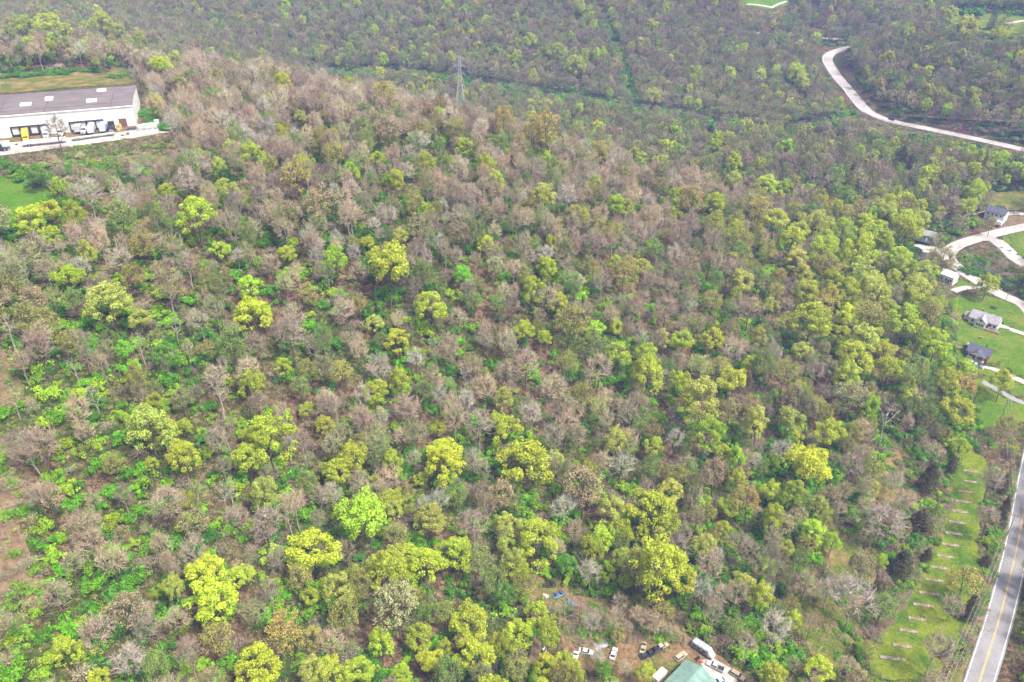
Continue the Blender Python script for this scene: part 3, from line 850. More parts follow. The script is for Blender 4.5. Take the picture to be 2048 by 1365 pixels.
# placed so that its far corner stands at the photographed corner
corner = at_z(1374, 1314, h1(*lay(1374, 1330)[:2]) + 4.3)
e1 = np.array([math.cos(YAW_MS), math.sin(YAW_MS)]); e2 = np.array([-e1[1], e1[0]])
L_ms, W_ms = 10.5, 17.0
mc = corner[:2] + e1 * L_ms / 2 - e2 * W_ms / 2
ms = empty("workshop", (mc[0], mc[1], h1(mc[0], mc[1])), YAW_MS)
PADS.append((mc[0], mc[1], L_ms / 2 + 1, W_ms / 2 + 1, YAW_MS, h1(mc[0], mc[1]), 5.0))
xa, xb, ya, yb, ze, rs = -L_ms / 2 + .4, L_ms / 2 - .4, -W_ms / 2 + .4, W_ms / 2 - .4, 3.7, 1.5
wv = [(xa, ya, -1), (xb, ya, -1), (xb, yb, -1), (xa, yb, -1), (xa, ya, ze), (xb, ya, ze), (xb, yb, ze), (xa, yb, ze), (0, ya, ze + rs), (0, yb, ze + rs)]
MB().add(wv, [(0, 1, 5, 8, 4), (1, 2, 6, 5), (2, 3, 7, 9, 6), (3, 0, 4, 7)]).build("wall", M["siding_white"], ms)
n_s = 14
for sx in (-1, 1):
    for i in range(n_s):
        y0_ = -W_ms / 2 + i * W_ms / n_s; y1_ = y0_ + W_ms / n_s - .03
        e = L_ms / 2
        p = [(sx * e, y0_, ze - .1), (0, y0_, ze + rs), (0, y1_, ze + rs), (sx * e, y1_, ze - .1)]
        if sx > 0: p = [p[1], p[0], p[3], p[2]]
        zj = 0.015 * (i % 2)
        MB().hexa([(a, b_, c + zj) for a, b_, c in p] + [(a, b_, c + .1 + zj) for a, b_, c in p]).build("roof_sheet", M["metal_teal"], ms)
MB().box(-.25, .25, -W_ms / 2, W_ms / 2, ze + rs + .05, ze + rs + .16).build("ridge_cap", M["metal_teal"], ms)
MB().box(xb, xb + .08, 3.0, 6.4, 0.05, 3.0).build("roller_door", M["siding_grey"], ms)
window(ms, xb, -2, 1.2, 1.2, 1.0, 'x+'); window(ms, 0, yb, 1.4, 1.4, 1.0, 'y+')
tag(ms, "workshop with pale teal metal roof at the bottom of the yard", "workshop")

# ------------------------------------------------------------------ lattice pylon behind the ridge
tp = at_z(918, 112, 0); dray = ray(918, 112)
tpx = dray[0] * 617; tpy = dray[1] * 617; tz = h1(tpx, tpy)
TH_ = CAM_Z + dray[2] * 617 - tz
py_ = empty("power_pylon", (tpx, tpy, tz), math.radians(12))
def wid(h):
    k = h / TH_
    return 4.6 * (1 - k / .62) + 1.15 * (k / .62) if k < .62 else 1.15 * (1 - (k - .62) / .38) + .75 * ((k - .62) / .38)
lv = [0, .16, .30, .42, .53, .62, .70, .78, .86, .93, 1.0]
for sx, sy in ((-1, -1), (1, -1), (1, 1), (-1, 1)):
    mb = MB()
    for a, b2 in zip(lv[:-1], lv[1:]):
        wa, wb = wid(a * TH_), wid(b2 * TH_)
        mb.bar((sx * wa, sy * wa, a * TH_ - (1 if a == 0 else 0)), (sx * wb, sy * wb, b2 * TH_), .15)
    mb.build("leg", M["galvanised"], py_)
for a, b2 in zip(lv[:-1], lv[1:]):
    wa, wb = wid(a * TH_), wid(b2 * TH_); za, zb = a * TH_, b2 * TH_
    mb = MB()
    cs_ = [(-1, -1), (1, -1), (1, 1), (-1, 1)]
    for k in range(4):
        (x1, y1), (x2, y2) = cs_[k], cs_[(k + 1) % 4]
        mb.bar((x1 * wa, y1 * wa, za), (x2 * wb, y2 * wb, zb), .07)
        mb.bar((x2 * wa, y2 * wa, za), (x1 * wb, y1 * wb, zb), .07)
        mb.bar((x1 * wb, y1 * wb, zb), (x2 * wb, y2 * wb, zb), .06)
    mb.build("bracing", M["galvanised"], py_)
ARM = []
for hk, ln in ((.72, 4.2), (.84, 4.8), (.965, 3.8)):
    for sx in (-1, 1):
        mb = MB(); w = wid(hk * TH_); zz = hk * TH_
        tip = (sx * ln, 0, zz)
        for sy in (-1, 1):
            mb.bar((sx * w, sy * w, zz), tip, .08); mb.bar((sx * w, sy * w, zz + 1.4), tip, .07)
        a_ = mb.build("cross_arm", M["galvanised"], py_)
        MB().bar((tip[0], 0, zz), (tip[0], 0, zz - 1.6), .10, 6).build("insulator", M["galvanised"], a_)
        ARM.append((tip[0], 0, zz - 1.6))
tag(py_, "tall grey lattice power pylon rising behind the wooded ridge", "pylon")

def cable(a, b, sag, r, label, group, n=14, mat=None):
    a = np.array(a, float); b = np.array(b, float)
    mb = MB(); P = []
    for i in range(n + 1):
        t = i / n
        p = a + (b - a) * t; p[2] -= sag * 4 * t * (1 - t)
        P.append(p - a)
    for p, q in zip(P[:-1], P[1:]): mb.bar(p, q, r, 3)
    return tag(mb.build("power_cable", mat or M["cable"], None, loc=a), label, "cable", group)
cy, sy_ = math.cos(math.radians(12)), math.sin(math.radians(12))
for i, (ax, ay, az) in enumerate(ARM):
    p = np.array([tpx + ax * cy, tpy + ax * sy_, tz + az])
    side = "west" if ax < 0 else "east"
    lev = ("lowest", "middle", "topmost")[i // 2]
    cable(p, p + np.array([520, -150, -8]), 14, .045, f"{lev} pylon cable from the {side} arm, spanning the far valley", "pylon cables")

# ------------------------------------------------------------------ utility poles along the valley road
def pole_from_top(px, py, hgt):
    d = ray(px, py); t = np.arange(150, 600, .5)
    g = base_height(d[0] * t, d[1] * t) + hgt
    i = int(np.argmax(CAM_Z + d[2] * t < g))
    return d[0] * t[i], d[1] * t[i]
POLES = []
def utility_pole(x, y, hgt, yaw, label):
    z = h1(x, y)
    o = empty("utility_pole", (x, y, z), yaw)
    MB().bar((0, 0, -1), (0, 0, hgt), .17, 8, .11).build("pole", M["pole_wood"], o)
    c = MB().box(-1.3, 1.3, .1, .24, hgt - .7, hgt - .5).build("cross_arm", M["pole_wood"], o)
    MB().bar((-.5, .17, hgt - .7), (0, .12, hgt - 1.3), .03).bar((.5, .17, hgt - .7), (0, .12, hgt - 1.3), .03).build("brace", M["galvanised"], o)
    tips = []
    for xx in (-1.15, 0, 1.15):
        zt = hgt - .5 if xx else hgt
        MB().bar((xx, .17 if xx else 0, zt), (xx, .17 if xx else 0, zt + .22), .06, 6).build("insulator", M["siding_white"], c)
        tips.append(np.array([x + xx * math.cos(yaw), y + xx * math.sin(yaw), z + zt + .22]))
    POLES.append(tips)
    return tag(o, label, "utility pole", "utility poles beside the valley road")
xy_b = pole_from_top(1891, 1362, 10.5); xy_m = pole_from_top(1971, 1182, 10.5); xy_t = pole_from_top(2032, 1030, 10.5)
xy_e = (xy_t[0] + 28, xy_t[1] + 62); xy_0 = (xy_b[0] - 14, xy_b[1] - 45)
utility_pole(*xy_0, 10.5, math.radians(-22), "wooden utility pole just below the lower picture edge")
utility_pole(*xy_b, 10.5, math.radians(-22), "wooden utility pole at the bottom edge beside the road")
utility_pole(*xy_m, 10.5, math.radians(-24), "wooden utility pole beside the lawn of concrete strips, next to the yellow tree")
utility_pole(*xy_t, 10.5, math.radians(-24), "wooden utility pole near the upper end of the strip lawn")
utility_pole(*xy_e, 10.5, math.radians(-24), "wooden utility pole farthest up the road, among the trees")
SPAN = ["below the bottom pole", "from the bottom pole to the yellow tree pole", "from the yellow tree pole to the next one", "from the upper pole to the trees"]
for i in range(4):
    for k in range(3):
        cable(POLES[i][k], POLES[i + 1][k], .9, .035, f"{('field-side', 'middle', 'road-side')[k]} overhead wire running {SPAN[i]}", "overhead wires beside the valley road", 10)
# hamlet poles and wires
def small_pole(px, py, hgt, label):
    p = lay(px, py)
    utility_pole(p[0], p[1], hgt, math.radians(40), label)
    return POLES[-1]
pa = small_pole(1925, 455, 9.0, "utility pole standing in the brush above the road fork")
pb = small_pole(1917, 530, 9.0, "utility pole on the inside of the road bend by the white house")
pc = small_pole(2012, 600, 9.0, "utility pole beside the road above the cross-gable house")
pd = [np.array([SITES["top_house"][0] - 5, SITES["top_house"][1] + 2, SITES["top_house"][2] + 5])] * 3
pe = [np.array([SITES["cottage"][0] + 4, SITES["cottage"][1] + 2, SITES["cottage"][2] + 3.6])] * 3
for a, b_, lab in ((pa, pd, "from the fork pole to the grey-white house"), (pa, pe, "from the fork pole to the teal cottage"), (pb, pc, "along the road above the cross-gable house")):
    for k in (0, 2):
        cable(a[k], b_[k], .8, .05, f"{('first', '', 'second')[k]} service wire {lab}", "service wires in the hamlet", 8, M["galvanised"])

# ------------------------------------------------------------------ concrete strips on the long lawn
C6 = 408 / 1103.0
strips = [(818,227,42),(812,282,36),(787,337,40),(773,391,42),(757,445,43),(741,503,45),(723,563,45),(704,624,45),(677,687,47),(650,749,47),(618,815,48),(588,886,54),(558,951,56),(526,1025,50),(479,1090,50),(445,1171,52),(390,1238,70)]
ORD = ["first", "second", "third", "fourth", "fifth", "sixth", "seventh", "eighth", "ninth", "tenth", "eleventh", "twelfth", "thirteenth", "fourteenth", "fifteenth", "sixteenth", "seventeenth"]
rng = random.Random(8)
for i, (cx, cyy, hw) in enumerate(strips):
    pxc, pyc = 1640 + cx * C6, 860 + cyy * C6
    a = lay(pxc - hw * C6, pyc - 0.09 * hw * C6 * 1.4); b_ = lay(pxc + hw * C6, pyc + 0.09 * hw * C6 * 1.4)
    d = b_ - a; L = float(np.linalg.norm(d)); mid = (a + b_) / 2
    n = 6
    mb = MB(); w = .62
    for k in range(n):
        x0, x1 = -L / 2 + L * k / n + .02, -L / 2 + L * (k + 1) / n - .02
        j = rng.uniform(-.06, .06); zt = .32 + rng.uniform(-.05, .05)
        mb.hexa([(x0, -w + j, -.5), (x1, -w + j, -.5), (x1, w + j, -.5), (x0, w + j, -.5), (x0 + .03, -w + .05 + j, zt), (x1 - .03, -w + .05 + j, zt), (x1 - .03, w - .05 + j, zt), (x0 + .03, w - .05 + j, zt)])
    o = mb.build("concrete_strip", M["strip_concrete"], None, loc=mid, rz=math.atan2(d[1], d[0]))
    o.rotation_euler[1] = -math.asin(max(-1, min(1, d[2] / L)))
    tag(o, f"low weathered concrete strip on the long lawn, {ORD[i]} from its upper end", "concrete strip", "concrete strips across the long lawn")
# ------------------------------------------------------------------ vehicles
def loft(sections, closed_ends=True):
    """sections: list of rings (lists of points), same length"""
    v = [p for s in sections for p in s]; n = len(sections[0]); f = []
    for i in range(len(sections) - 1):
        for j in range(n):
            f.append((i * n + j, i * n + (j + 1) % n, (i + 1) * n + (j + 1) % n, (i + 1) * n + j))
    if closed_ends:
        f.append(tuple(range(n - 1, -1, -1))); f.append(tuple(range((len(sections) - 1) * n, len(sections) * n)))
    return v, f
def wheels(root, xs, half_w, r=.33, wdt=.22, missing=()):
    k = 0
    for xx in xs:
        for s in (-1, 1):
            k += 1
            if k in missing: continue
            y0, y1 = sorted((s * half_w, s * (half_w - wdt)))
            w = MB().cyl_y(xx, r, r, y0, y1, 14).build("wheel", M["tyre"], root)
            yy = s * (half_w + .015)
            y0, y1 = sorted((yy, s * (half_w - .02)))
            MB().cyl_y(xx, r, r * .58, y0, y1, 10).build("rim", M["chrome"], w)
def ring(x, hw, z0, z1, bev=.08):
    return [(x, -hw, z0 + bev), (x, -hw + bev, z0), (x, hw - bev, z0), (x, hw, z0 + bev), (x, hw, z1 - bev), (x, hw - bev * 1.6, z1), (x, -hw + bev * 1.6, z1), (x, -hw, z1 - bev)]
CARS = {
  # lower body stations: x, half width, z0, z1 ; cabin: base front, base rear, roof front, roof rear, roof z
  "sedan": dict(L=4.7, st=[(-2.35, .74, .38, .78), (-2.2, .84, .28, .92), (-1.5, .9, .22, .95), (.9, .9, .22, .92), (1.9, .86, .24, .84), (2.25, .78, .32, .72), (2.35, .68, .4, .62)], cab=(1.05, -1.75, .35, -1.05, 1.42, .93)),
  "suv": dict(L=4.8, st=[(-2.35, .8, .42, .95), (-2.25, .9, .32, 1.08), (-1.5, .94, .28, 1.1), (.95, .94, .28, 1.06), (2.0, .9, .3, .98), (2.35, .82, .38, .85), (2.42, .74, .46, .74)], cab=(1.1, -2.15, .45, -1.95, 1.78, 1.07)),
}
def car(name, kind, mat, loc, yaw, label, cat, group, missing=(), open_hood=False):
    c = CARS[kind]
    o = empty(name, loc, yaw)
    v, f = loft([ring(*s) for s in c["st"]])
    MB().add(v, f).build("body", mat, o, smooth=False)
    fb, rb, fr, rr, zr, zb = c["cab"]
    hwb, hwr = .86, .66
    lo = zb - .03
    v = [(rb, -hwb, lo), (fb, -hwb, lo), (fb, hwb, lo), (rb, hwb, lo), (rr, -hwr, zr - .06), (fr, -hwr, zr - .06), (fr, hwr, zr - .06), (rr, hwr, zr - .06)]
    MB().hexa(v).build("windows", M["glass"], o)
    ro = MB()
    ro.hexa([(rr - .03, -hwr - .03, zr - .07), (fr + .03, -hwr - .03, zr - .07), (fr + .03, hwr + .03, zr - .07), (rr - .03, hwr + .03, zr - .07),
             (rr + .12, -hwr + .08, zr), (fr - .12, -hwr + .08, zr), (fr - .12, hwr - .08, zr), (rr + .12, hwr - .08, zr)])
    for s in (-1, 1):
        for xb_, xt in ((fb + .01, fr + .02), ((fb + rb) / 2 - .05, (fr + rr) / 2 - .05), (rb - .01, rr - .02)):
            ro.bar((xb_, s * (hwb + .005), lo), (xt, s * (hwr + .01), zr - .06), .06)
    ro.build("roof", mat, o)
    wheels(o, (c["st"][-1][0] - .95, c["st"][0][0] + .9), .9 if kind == "sedan" else .95, .33 if kind == "sedan" else .37, .22, missing)
    xf = c["st"][-2][0]; xr = c["st"][1][0]
    for s in (-1, 1):
        MB().box(xf - .03, xf + .1, s * .6 - .16, s * .6 + .16, .58, .74).build("headlight", M["lamp"], o)
        MB().box(xr - .13, xr - .02, s * .66 - .12, s * .66 + .12, .66, .84).build("tail_light", M["red_lamp"], o)
    MB().box(xf - .02, xf + .16, -.7, .7, .36, .5).build("front_bumper", M["dark"], o)
    return tag(o, label, cat, group)
def pickup(name, mat, loc, yaw, label, group, cargo=None):
    o = empty(name, loc, yaw)
    st = [(.2, .95, .42, 1.12), (.4, .97, .36, 1.16), (1.6, .97, .36, 1.12), (2.5, .93, .4, 1.02), (2.85, .84, .46, .86)]
    v, f = loft([ring(*s) for s in st]); MB().add(v, f).build("body", mat, o)
    v = [(-.55, -.9, 1.1), (1.35, -.9, 1.1), (1.35, .9, 1.1), (-.55, .9, 1.1), (-.4, -.72, 1.78), (.75, -.72, 1.78), (.75, .72, 1.78), (-.4, .72, 1.78)]
    MB().hexa(v).build("windows", M["glass"], o)
    v, f = loft([ring(-.6, .96, .4, 1.14), ring(.3, .96, .4, 1.14)]); MB().add(v, f).build("cab", mat, o)
    MB().hexa([(-.45, -.76, 1.74), (.8, -.76, 1.74), (.8, .76, 1.74), (-.45, .76, 1.74), (-.35, -.66, 1.83), (.68, -.66, 1.83), (.68, .66, 1.83), (-.35, .66, 1.83)]).build("roof", mat, o)
    bed = MB().box(-2.75, -.62, -.96, -.86, .5, 1.18).box(-2.75, -.62, .86, .96, .5, 1.18).box(-2.75, -2.65, -.86, .86, .5, 1.18).box(-.72, -.62, -.86, .86, .5, 1.18)
    bd = bed.build("bed", mat, o)
    MB().box(-2.65, -.72, -.86, .86, .55, .68).build("bed_floor", M["dark"], bd)
    if cargo: MB().box(-2.3, -1.0, -.5, .6, .68, 1.3).build("cargo", cargo, bd)
    wheels(o, (1.9, -1.75), .98, .39, .26)
    for s in (-1, 1):
        MB().box(2.62, 2.88, s * .66 - .14, s * .66 + .14, .7, .86).build("headlight", M["lamp"], o)
        MB().box(-2.8, -2.74, s * .86 - .08, s * .86 + .08, .75, 1.05).build("tail_light", M["red_lamp"], o)
    MB().box(2.7, 2.95, -.85, .85, .45, .62).build("front_bumper", M["chrome"], o)
    return tag(o, label, "pickup truck", group)
def wreck(name, mat, loc, yaw, label, group):
    """car shell: no wheels on one side, hood up, windows out"""
    c = CARS["sedan"]; o = empty(name, loc, yaw)
    v, f = loft([ring(x, h, z0 - .2, z1 - .2) for x, h, z0, z1 in c["st"]]); MB().add(v, f).build("body", mat, o)
    fb, rb, fr, rr, zr, zb = c["cab"]
    r_ = MB()
    for s in (-1, 1):
        for xb_, xt in ((fb, fr), (-.4, -.35), (rb, rr)): r_.bar((xb_, s * .86, zb - .25), (xt, s * .66, zr - .26), .06)
    r_.hexa([(rr, -.7, zr - .3), (fr, -.7, zr - .3), (fr, .7, zr - .3), (rr, .7, zr - .3), (rr + .1, -.6, zr - .22), (fr - .1, -.6, zr - .22), (fr - .1, .6, zr - .22), (rr + .1, .6, zr - .22)])
    r_.build("roof", mat, o)
    MB().box(rb + .2, fb - .1, -.7, .7, .6, .78).build("cabin_floor", M["dark"], o)
    MB().hexa([(1.0, -.75, .74), (1.06, -.75, .72), (1.06, .75, .72), (1.0, .75, .74), (.55, -.75, 1.7), (.62, -.75, 1.72), (.62, .75, 1.72), (.55, .75, 1.7)]).build("raised_hood", mat, o)
    wheels(o, (1.4, -1.45), .9, .3, .2, (2, 4))
    return tag(o, label, "wrecked car", group)
YARD = "vehicles in the workshop yard"
def on(px, py):
    return tuple(lay(px, py))
R = math.radians
car("parked_car", "sedan", M["paint_white"], on(1172, 1306), R(-14), "white sedan among the trees, beside the white car wreck", "car", YARD)
wreck("car_wreck", M["paint_white"], on(1150, 1317), R(75), "white stripped car wreck, left end of the row of cars", YARD)
car("parked_car", "sedan", M["paint_white"], on(1227, 1310), R(70), "white sedan pointing uphill in the middle of the yard", "car", YARD)
wreck("car_wreck", M["paint_tan"], on(1286, 1297), R(72), "rusty tan stripped car wreck behind the black pickup", YARD)
car("parked_car", "sedan", M["paint_gold"], on(1323, 1295), R(28), "tan sedan parked uphill of the workshop roof", "car", YARD)
pickup("pickup_truck", M["paint_black"], on(1309, 1305), R(28), "black pickup truck towing a dark trailer", YARD, M["dark"])
car("parked_car", "suv", M["paint_gold"], on(1361, 1316), R(36), "beige sport utility vehicle beside the corner of the teal roof", "car", YARD)
car("parked_car", "suv", M["paint_tan"], on(1474, 1354), R(-40), "tan sport utility vehicle on the dirt track right of the pickup", "car", YARD)
pickup("pickup_truck", M["paint_silver"], on(1430, 1336), R(148), "silver pickup truck on the concrete apron below the camper", YARD)
car("parked_car", "sedan", M["paint_lightblue"], on(1442, 1364), R(20), "pale car at the bottom edge beside the teal roof", "car", YARD)
wreck("car_wreck", M["paint_blue"], on(1117, 1192), R(25), "blue car wreck in the brush upslope of the yard", YARD)
wreck("car_wreck", M["dark"], on(1098, 1172), R(8), "dark car wreck highest up the track among the branches", YARD)
wreck("car_wreck", M["paint_teal"], on(1140, 1208), R(-30), "grey-blue car wreck under branches right of the blue one", YARD)
# dark trailer behind the black pickup
p = on(1290, 1313)
o = empty("flat_trailer", p, R(28))
MB().box(-1.9, 1.5, -.95, .95, .5, .66).build("deck", M["dark"], o)
for s in (-1, 1): MB().box(-1.9, 1.5, s * .95 - .04, s * .95 + .04, .66, 1.0).build("side_board", M["dark"], o)
MB().bar((1.5, 0, .55), (2.7, 0, .5), .06).build("tow_bar", M["dark"], o)
wheels(o, (-.4,), 1.12, .32, .18)
MB().box(-1.4, .4, -.7, .5, .66, 1.25).build("scrap_load", M["dark"], o)
tag(o, "small dark trailer loaded with scrap behind the black pickup", "trailer")
# camper
p = on(1405, 1304)
o = empty("camper", p, R(-43))
v, f = loft([ring(x, 1.2, .5, z1, .14) for x, z1 in ((-3.6, 2.9), (-3.4, 3.1), (2.2, 3.1), (2.5, 2.9))])
MB().add(v, f).build("body", M["trailer_grey"], o)
v, f = loft([ring(2.5, 1.15, .5, 2.4, .12), ring(3.1, 1.1, .5, 1.9, .12), ring(3.9, 1.0, .5, 1.25, .12)])
MB().add(v, f).build("cab", M["paint_white"], o)
for k, xx in enumerate((-2.4, -.9, .8)):
    MB().box(xx - .5, xx + .5, -1.24, -1.19, 1.5, 2.2).build("window", M["glass"], o)
    MB().box(xx - .5, xx + .5, 1.19, 1.24, 1.5, 2.2).build("window", M["glass"], o)
MB().hexa([(2.72, -.95, 1.95), (3.06, -.95, 1.6), (3.06, .95, 1.6), (2.72, .95, 1.95), (2.8, -.9, 2.02), (3.14, -.9, 1.68), (3.14, .9, 1.68), (2.8, .9, 2.02)]).build("windscreen", M["glass"], o)
MB().box(-3.5, 2.3, -1.26, -1.2, .75, 1.0).build("side_stripe", M["dark"], o)
MB().box(-1.6, -.6, -.4, .4, 3.08, 3.35).build("roof_vent", M["paint_white"], o)
MB().box(.5, 1.2, -.35, .35, 3.08, 3.28).build("roof_hatch", M["siding_grey"], o)
wheels(o, (3.0, -2.0), 1.18, .42, .3)
tag(o, "long grey camper van with stained roof above the silver pickup", "camper van")
# tool junk between the camper and the workshop
o = empty("lawn_tractor", on(1394, 1320), R(40))
MB().box(.1, .95, -.32, .32, .35, .85).build("hood", M["paint_black"], o); MB().box(-.6, .1, -.35, .35, .3, .5).build("frame", M["dark"], o)
MB().box(-.55, -.1, -.25, .25, .6, .7).box(-.6, -.5, -.25, .25, .7, 1.05).build("seat", M["dark"], o); MB().bar((.05, 0, .6), (-.1, 0, 1.0), .03).build("steering_column", M["chrome"], o)
wheels(o, (.7, -.5), .5, .26, .18)
tag(o, "small black lawn tractor between the camper and teal roof", "lawn tractor")
o = empty("red_tiller", on(1402, 1326), R(-20))
MB().box(-.5, .5, -.25, .25, .25, .7).build("engine", M["paint_red"], o); MB().bar((-.5, -.2, .6), (-1.3, -.25, 1.0), .04).bar((-.5, .2, .6), (-1.3, .25, 1.0), .04).build("handle", M["paint_red"], o)
wheels(o, (.1,), .35, .22, .12)
tag(o, "small red garden machine beside the silver pickup", "garden machine")
# white box trailer by the workshop's left wall
o = empty("box_trailer", on(1318, 1358), R(44))
v, f = loft([ring(-2.4, 1.05, .6, 2.6, .08), ring(2.4, 1.05, .6, 2.6, .08)]); MB().add(v, f).build("body", M["siding_white"], o)
MB().box(-2.42, 2.42, -1.07, -1.04, 1.0, 1.5).build("rust_band", M["rust"], o)
MB().bar((2.4, -.6, .6), (3.5, 0, .55), .06).bar((2.4, .6, .6), (3.5, 0, .55), .06).build("tow_bar", M["dark"], o)
wheels(o, (-.4, .5), 1.1, .34, .2)
tag(o, "rust-stained white box trailer against the workshop's left side", "trailer")
def debris(name, px, py, mat, label, cat, s=1.0, seed=0):
    p = on(px, py); rng = random.Random(seed); mb = MB()
    for k in range(4):
        x, y = rng.uniform(-.7, .7) * s, rng.uniform(-.7, .7) * s
        a = rng.uniform(.25, .6) * s; b_ = rng.uniform(.2, .5) * s; t = rng.uniform(-.3, .3)
        mb.hexa([(x - a, y - b_, 0), (x + a, y - b_, 0), (x + a, y + b_, 0), (x - a, y + b_, 0), (x - a * .9, y - b_ * .8, .35 + t * .5), (x + a * .8, y - b_, .45), (x + a, y + b_ * .8, .4 - t * .5), (x - a, y + b_, .5)])
    return tag(mb.build(name, mat, None, loc=p, rz=rng.uniform(0, 3)), label, cat)
debris("scrap_pile", 1092, 1193, M["paint_white"], "white crumpled sheet lying left of the blue wreck", "scrap", .9, 1)
debris("scrap_pile", 1196, 1239, M["paint_teal"], "blue-grey scrap standing alone in the tan brush", "scrap", 1.0, 2)
debris("scrap_pile", 1247, 1269, M["paint_red"], "small red scrap beside the orange bush", "scrap", .7, 3)
debris("scrap_pile", 1090, 1301, M["paint_white"], "small white scrap beside the dirt track", "scrap", .7, 4)
o = MB().hexa([(-2.6, -1.3, .3), (2.6, -1.3, .5), (2.6, 1.3, .7), (-2.6, 1.3, .4), (-2.6, -1.3, .36), (2.6, -1.3, .58), (2.6, 1.3, .78), (-2.6, 1.3, .46)]).box(-2.2, -2.0, -1, 1, -.3, .4).box(2.0, 2.2, -1, 1, -.3, .5).build("metal_sheet", M["trailer_grey"], None, loc=on(1204, 1291), rz=R(20))
tag(o, "grey metal sheet lying above the white sedans", "metal sheet")

# the dark car on the hill road, cars by the houses
p = on(1785, 239)
path, zs, half = ROADS["hill"]
i = int(np.argmin(((path - p[:2]) ** 2).sum(1)))
d = path[i + 1] - path[i]; n_ = np.array([d[1], -d[0]]) / np.linalg.norm(d)
q = path[i] - n_ * 1.9
car("parked_car", "suv", M["paint_black"], (q[0], q[1], zs[i] + .07), math.atan2(d[1], d[0]), "black car driving on the pale hill road", "car", None)
car("parked_car", "sedan", M["paint_blue"], on(1953, 735), R(-25), "dark blue car parked in front of the dark-roofed house", "car", None)
car("parked_car", "suv", M["paint_silver"], on(1943, 729), R(-25), "silver car half under the tree by the dark-roofed house", "car", None)
car("parked_car", "sedan", M["paint_silver"], on(2034, 421), R(5), "grey car on the drive of the grey-white house", "car", None)
car("parked_car", "suv", M["paint_black"], on(2003, 441), R(-28), "dark car in front of the grey-white house", "car", None)
car("parked_car", "sedan", M["paint_blue"], on(1877, 487), R(-30), "dark blue car near the teal cottage", "car", None)
# lawn things
o = empty("fire_pit", on(1986, 617)); MB().cyl_y(0, 0, 1.1, -.3, .3, 12)
st = MB()
for k in range(12):
    a = k * math.pi / 6
    MB().box(-.3, .3, -.2, .2, -.2, .55).build("stone", M["dark"], o, loc=(1.3 * math.cos(a), 1.3 * math.sin(a), 0), rz=a + math.pi / 2)
MB().box(-1.0, 1.0, -1.0, 1.0, 0, .5).build("ash", M["dark"], o)
tag(o, "dark round fire pit on the lawn above the cross-gable house", "fire pit")
o = empty("picnic_table", on(1962, 677), R(20))
MB().box(-.9, .9, -.38, .38, .7, .76).build("top", M["strip_concrete"], o)
for s in (-1, 1):
    MB().box(-.9, .9, s * .75 - .13, s * .75 + .13, .42, .47).build("seat", M["strip_concrete"], o)
    MB().bar((s * .6, -.6, 0), (s * .6, .2, .7), .05).bar((s * .6, .6, 0), (s * .6, -.2, .7), .05).build("leg", M["strip_concrete"], o)
tag(o, "grey picnic table on the grass between the two lawn houses", "picnic table")
o = empty("flower_bed", on(1912, 694), R(-20))
MB().box(-2.2, 2.2, -1.3, 1.3, -.4, .22).build("soil", M["rust"], o)
for s in (-1, 1):
    MB().box(-2.35, 2.35, s * 1.4 - .1, s * 1.4 + .1, -.4, .32).build("edging", M["brown_wood"], o)
tag(o, "brown bare garden bed at the wood's edge by the shed", "garden bed")
o = empty("propane_tank", on(1937, 716), R(-30))
mb = MB(); n = 10
v, f = loft([[(x, r * math.cos(2 * math.pi * k / n), .75 + r * math.sin(2 * math.pi * k / n)) for k in range(n)] for x, r in ((-1.4, .1), (-1.25, .36), (-1.0, .5), (1.0, .5), (1.25, .36), (1.4, .1))])
mb.add(v, f).build("tank", M["paint_white"], o, smooth=True)
for s in (-.8, .8): MB().box(s - .1, s + .1, -.4, .4, -.2, .35).build("foot", M["concrete"], o)
tag(o, "white propane tank beside the dark-roofed house", "tank")
o = empty("blue_tarp", on(1861, 571)); 
MB().hexa([(-1.6, -1.2, .1), (1.6, -1.2, .1), (1.6, 1.2, .1), (-1.6, 1.2, .1), (-1.1, -.7, .8), (1.2, -.6, .9), (1.0, .8, .7), (-1.2, .7, .9)]).build("tarp", M["paint_lightblue"], o)
tag(o, "blue tarpaulin glimpsed between the trees by the white house", "tarpaulin")
o = empty("roadside_shed", on(1849, 510), R(-30))
house_walls(MB(), -1.8, 1.8, -1.4, 1.4, 2.2, .7).build("wall", M["siding_white"], o); gable_roof(MB(), -1.8, 1.8, -1.4, 1.4, 2.2, .7, .2, .1).build("roof", M["shingle_white"], o)
door(o, 0, -1.4, 1.0, 1.9, 'y-', M["siding_grey"])
tag(o, "tiny white shed below the teal cottage", "shed")
# log pile and timber on the lawn
o = empty("timber_pile", on(2012, 625), R(-20)); rng = random.Random(3)
for k in range(8):
    x, y = rng.uniform(-4.5, 4.5), rng.uniform(-.9, .9)
    MB().bar((-1.2, 0, .2), (1.2, .1, .25), .17, 6).build("plank", M["strip_concrete"], o, loc=(x, y, 0), rz=rng.uniform(-.4, .4))
tag(o, "strewn grey timber on the lawn near the road", "timber pile")

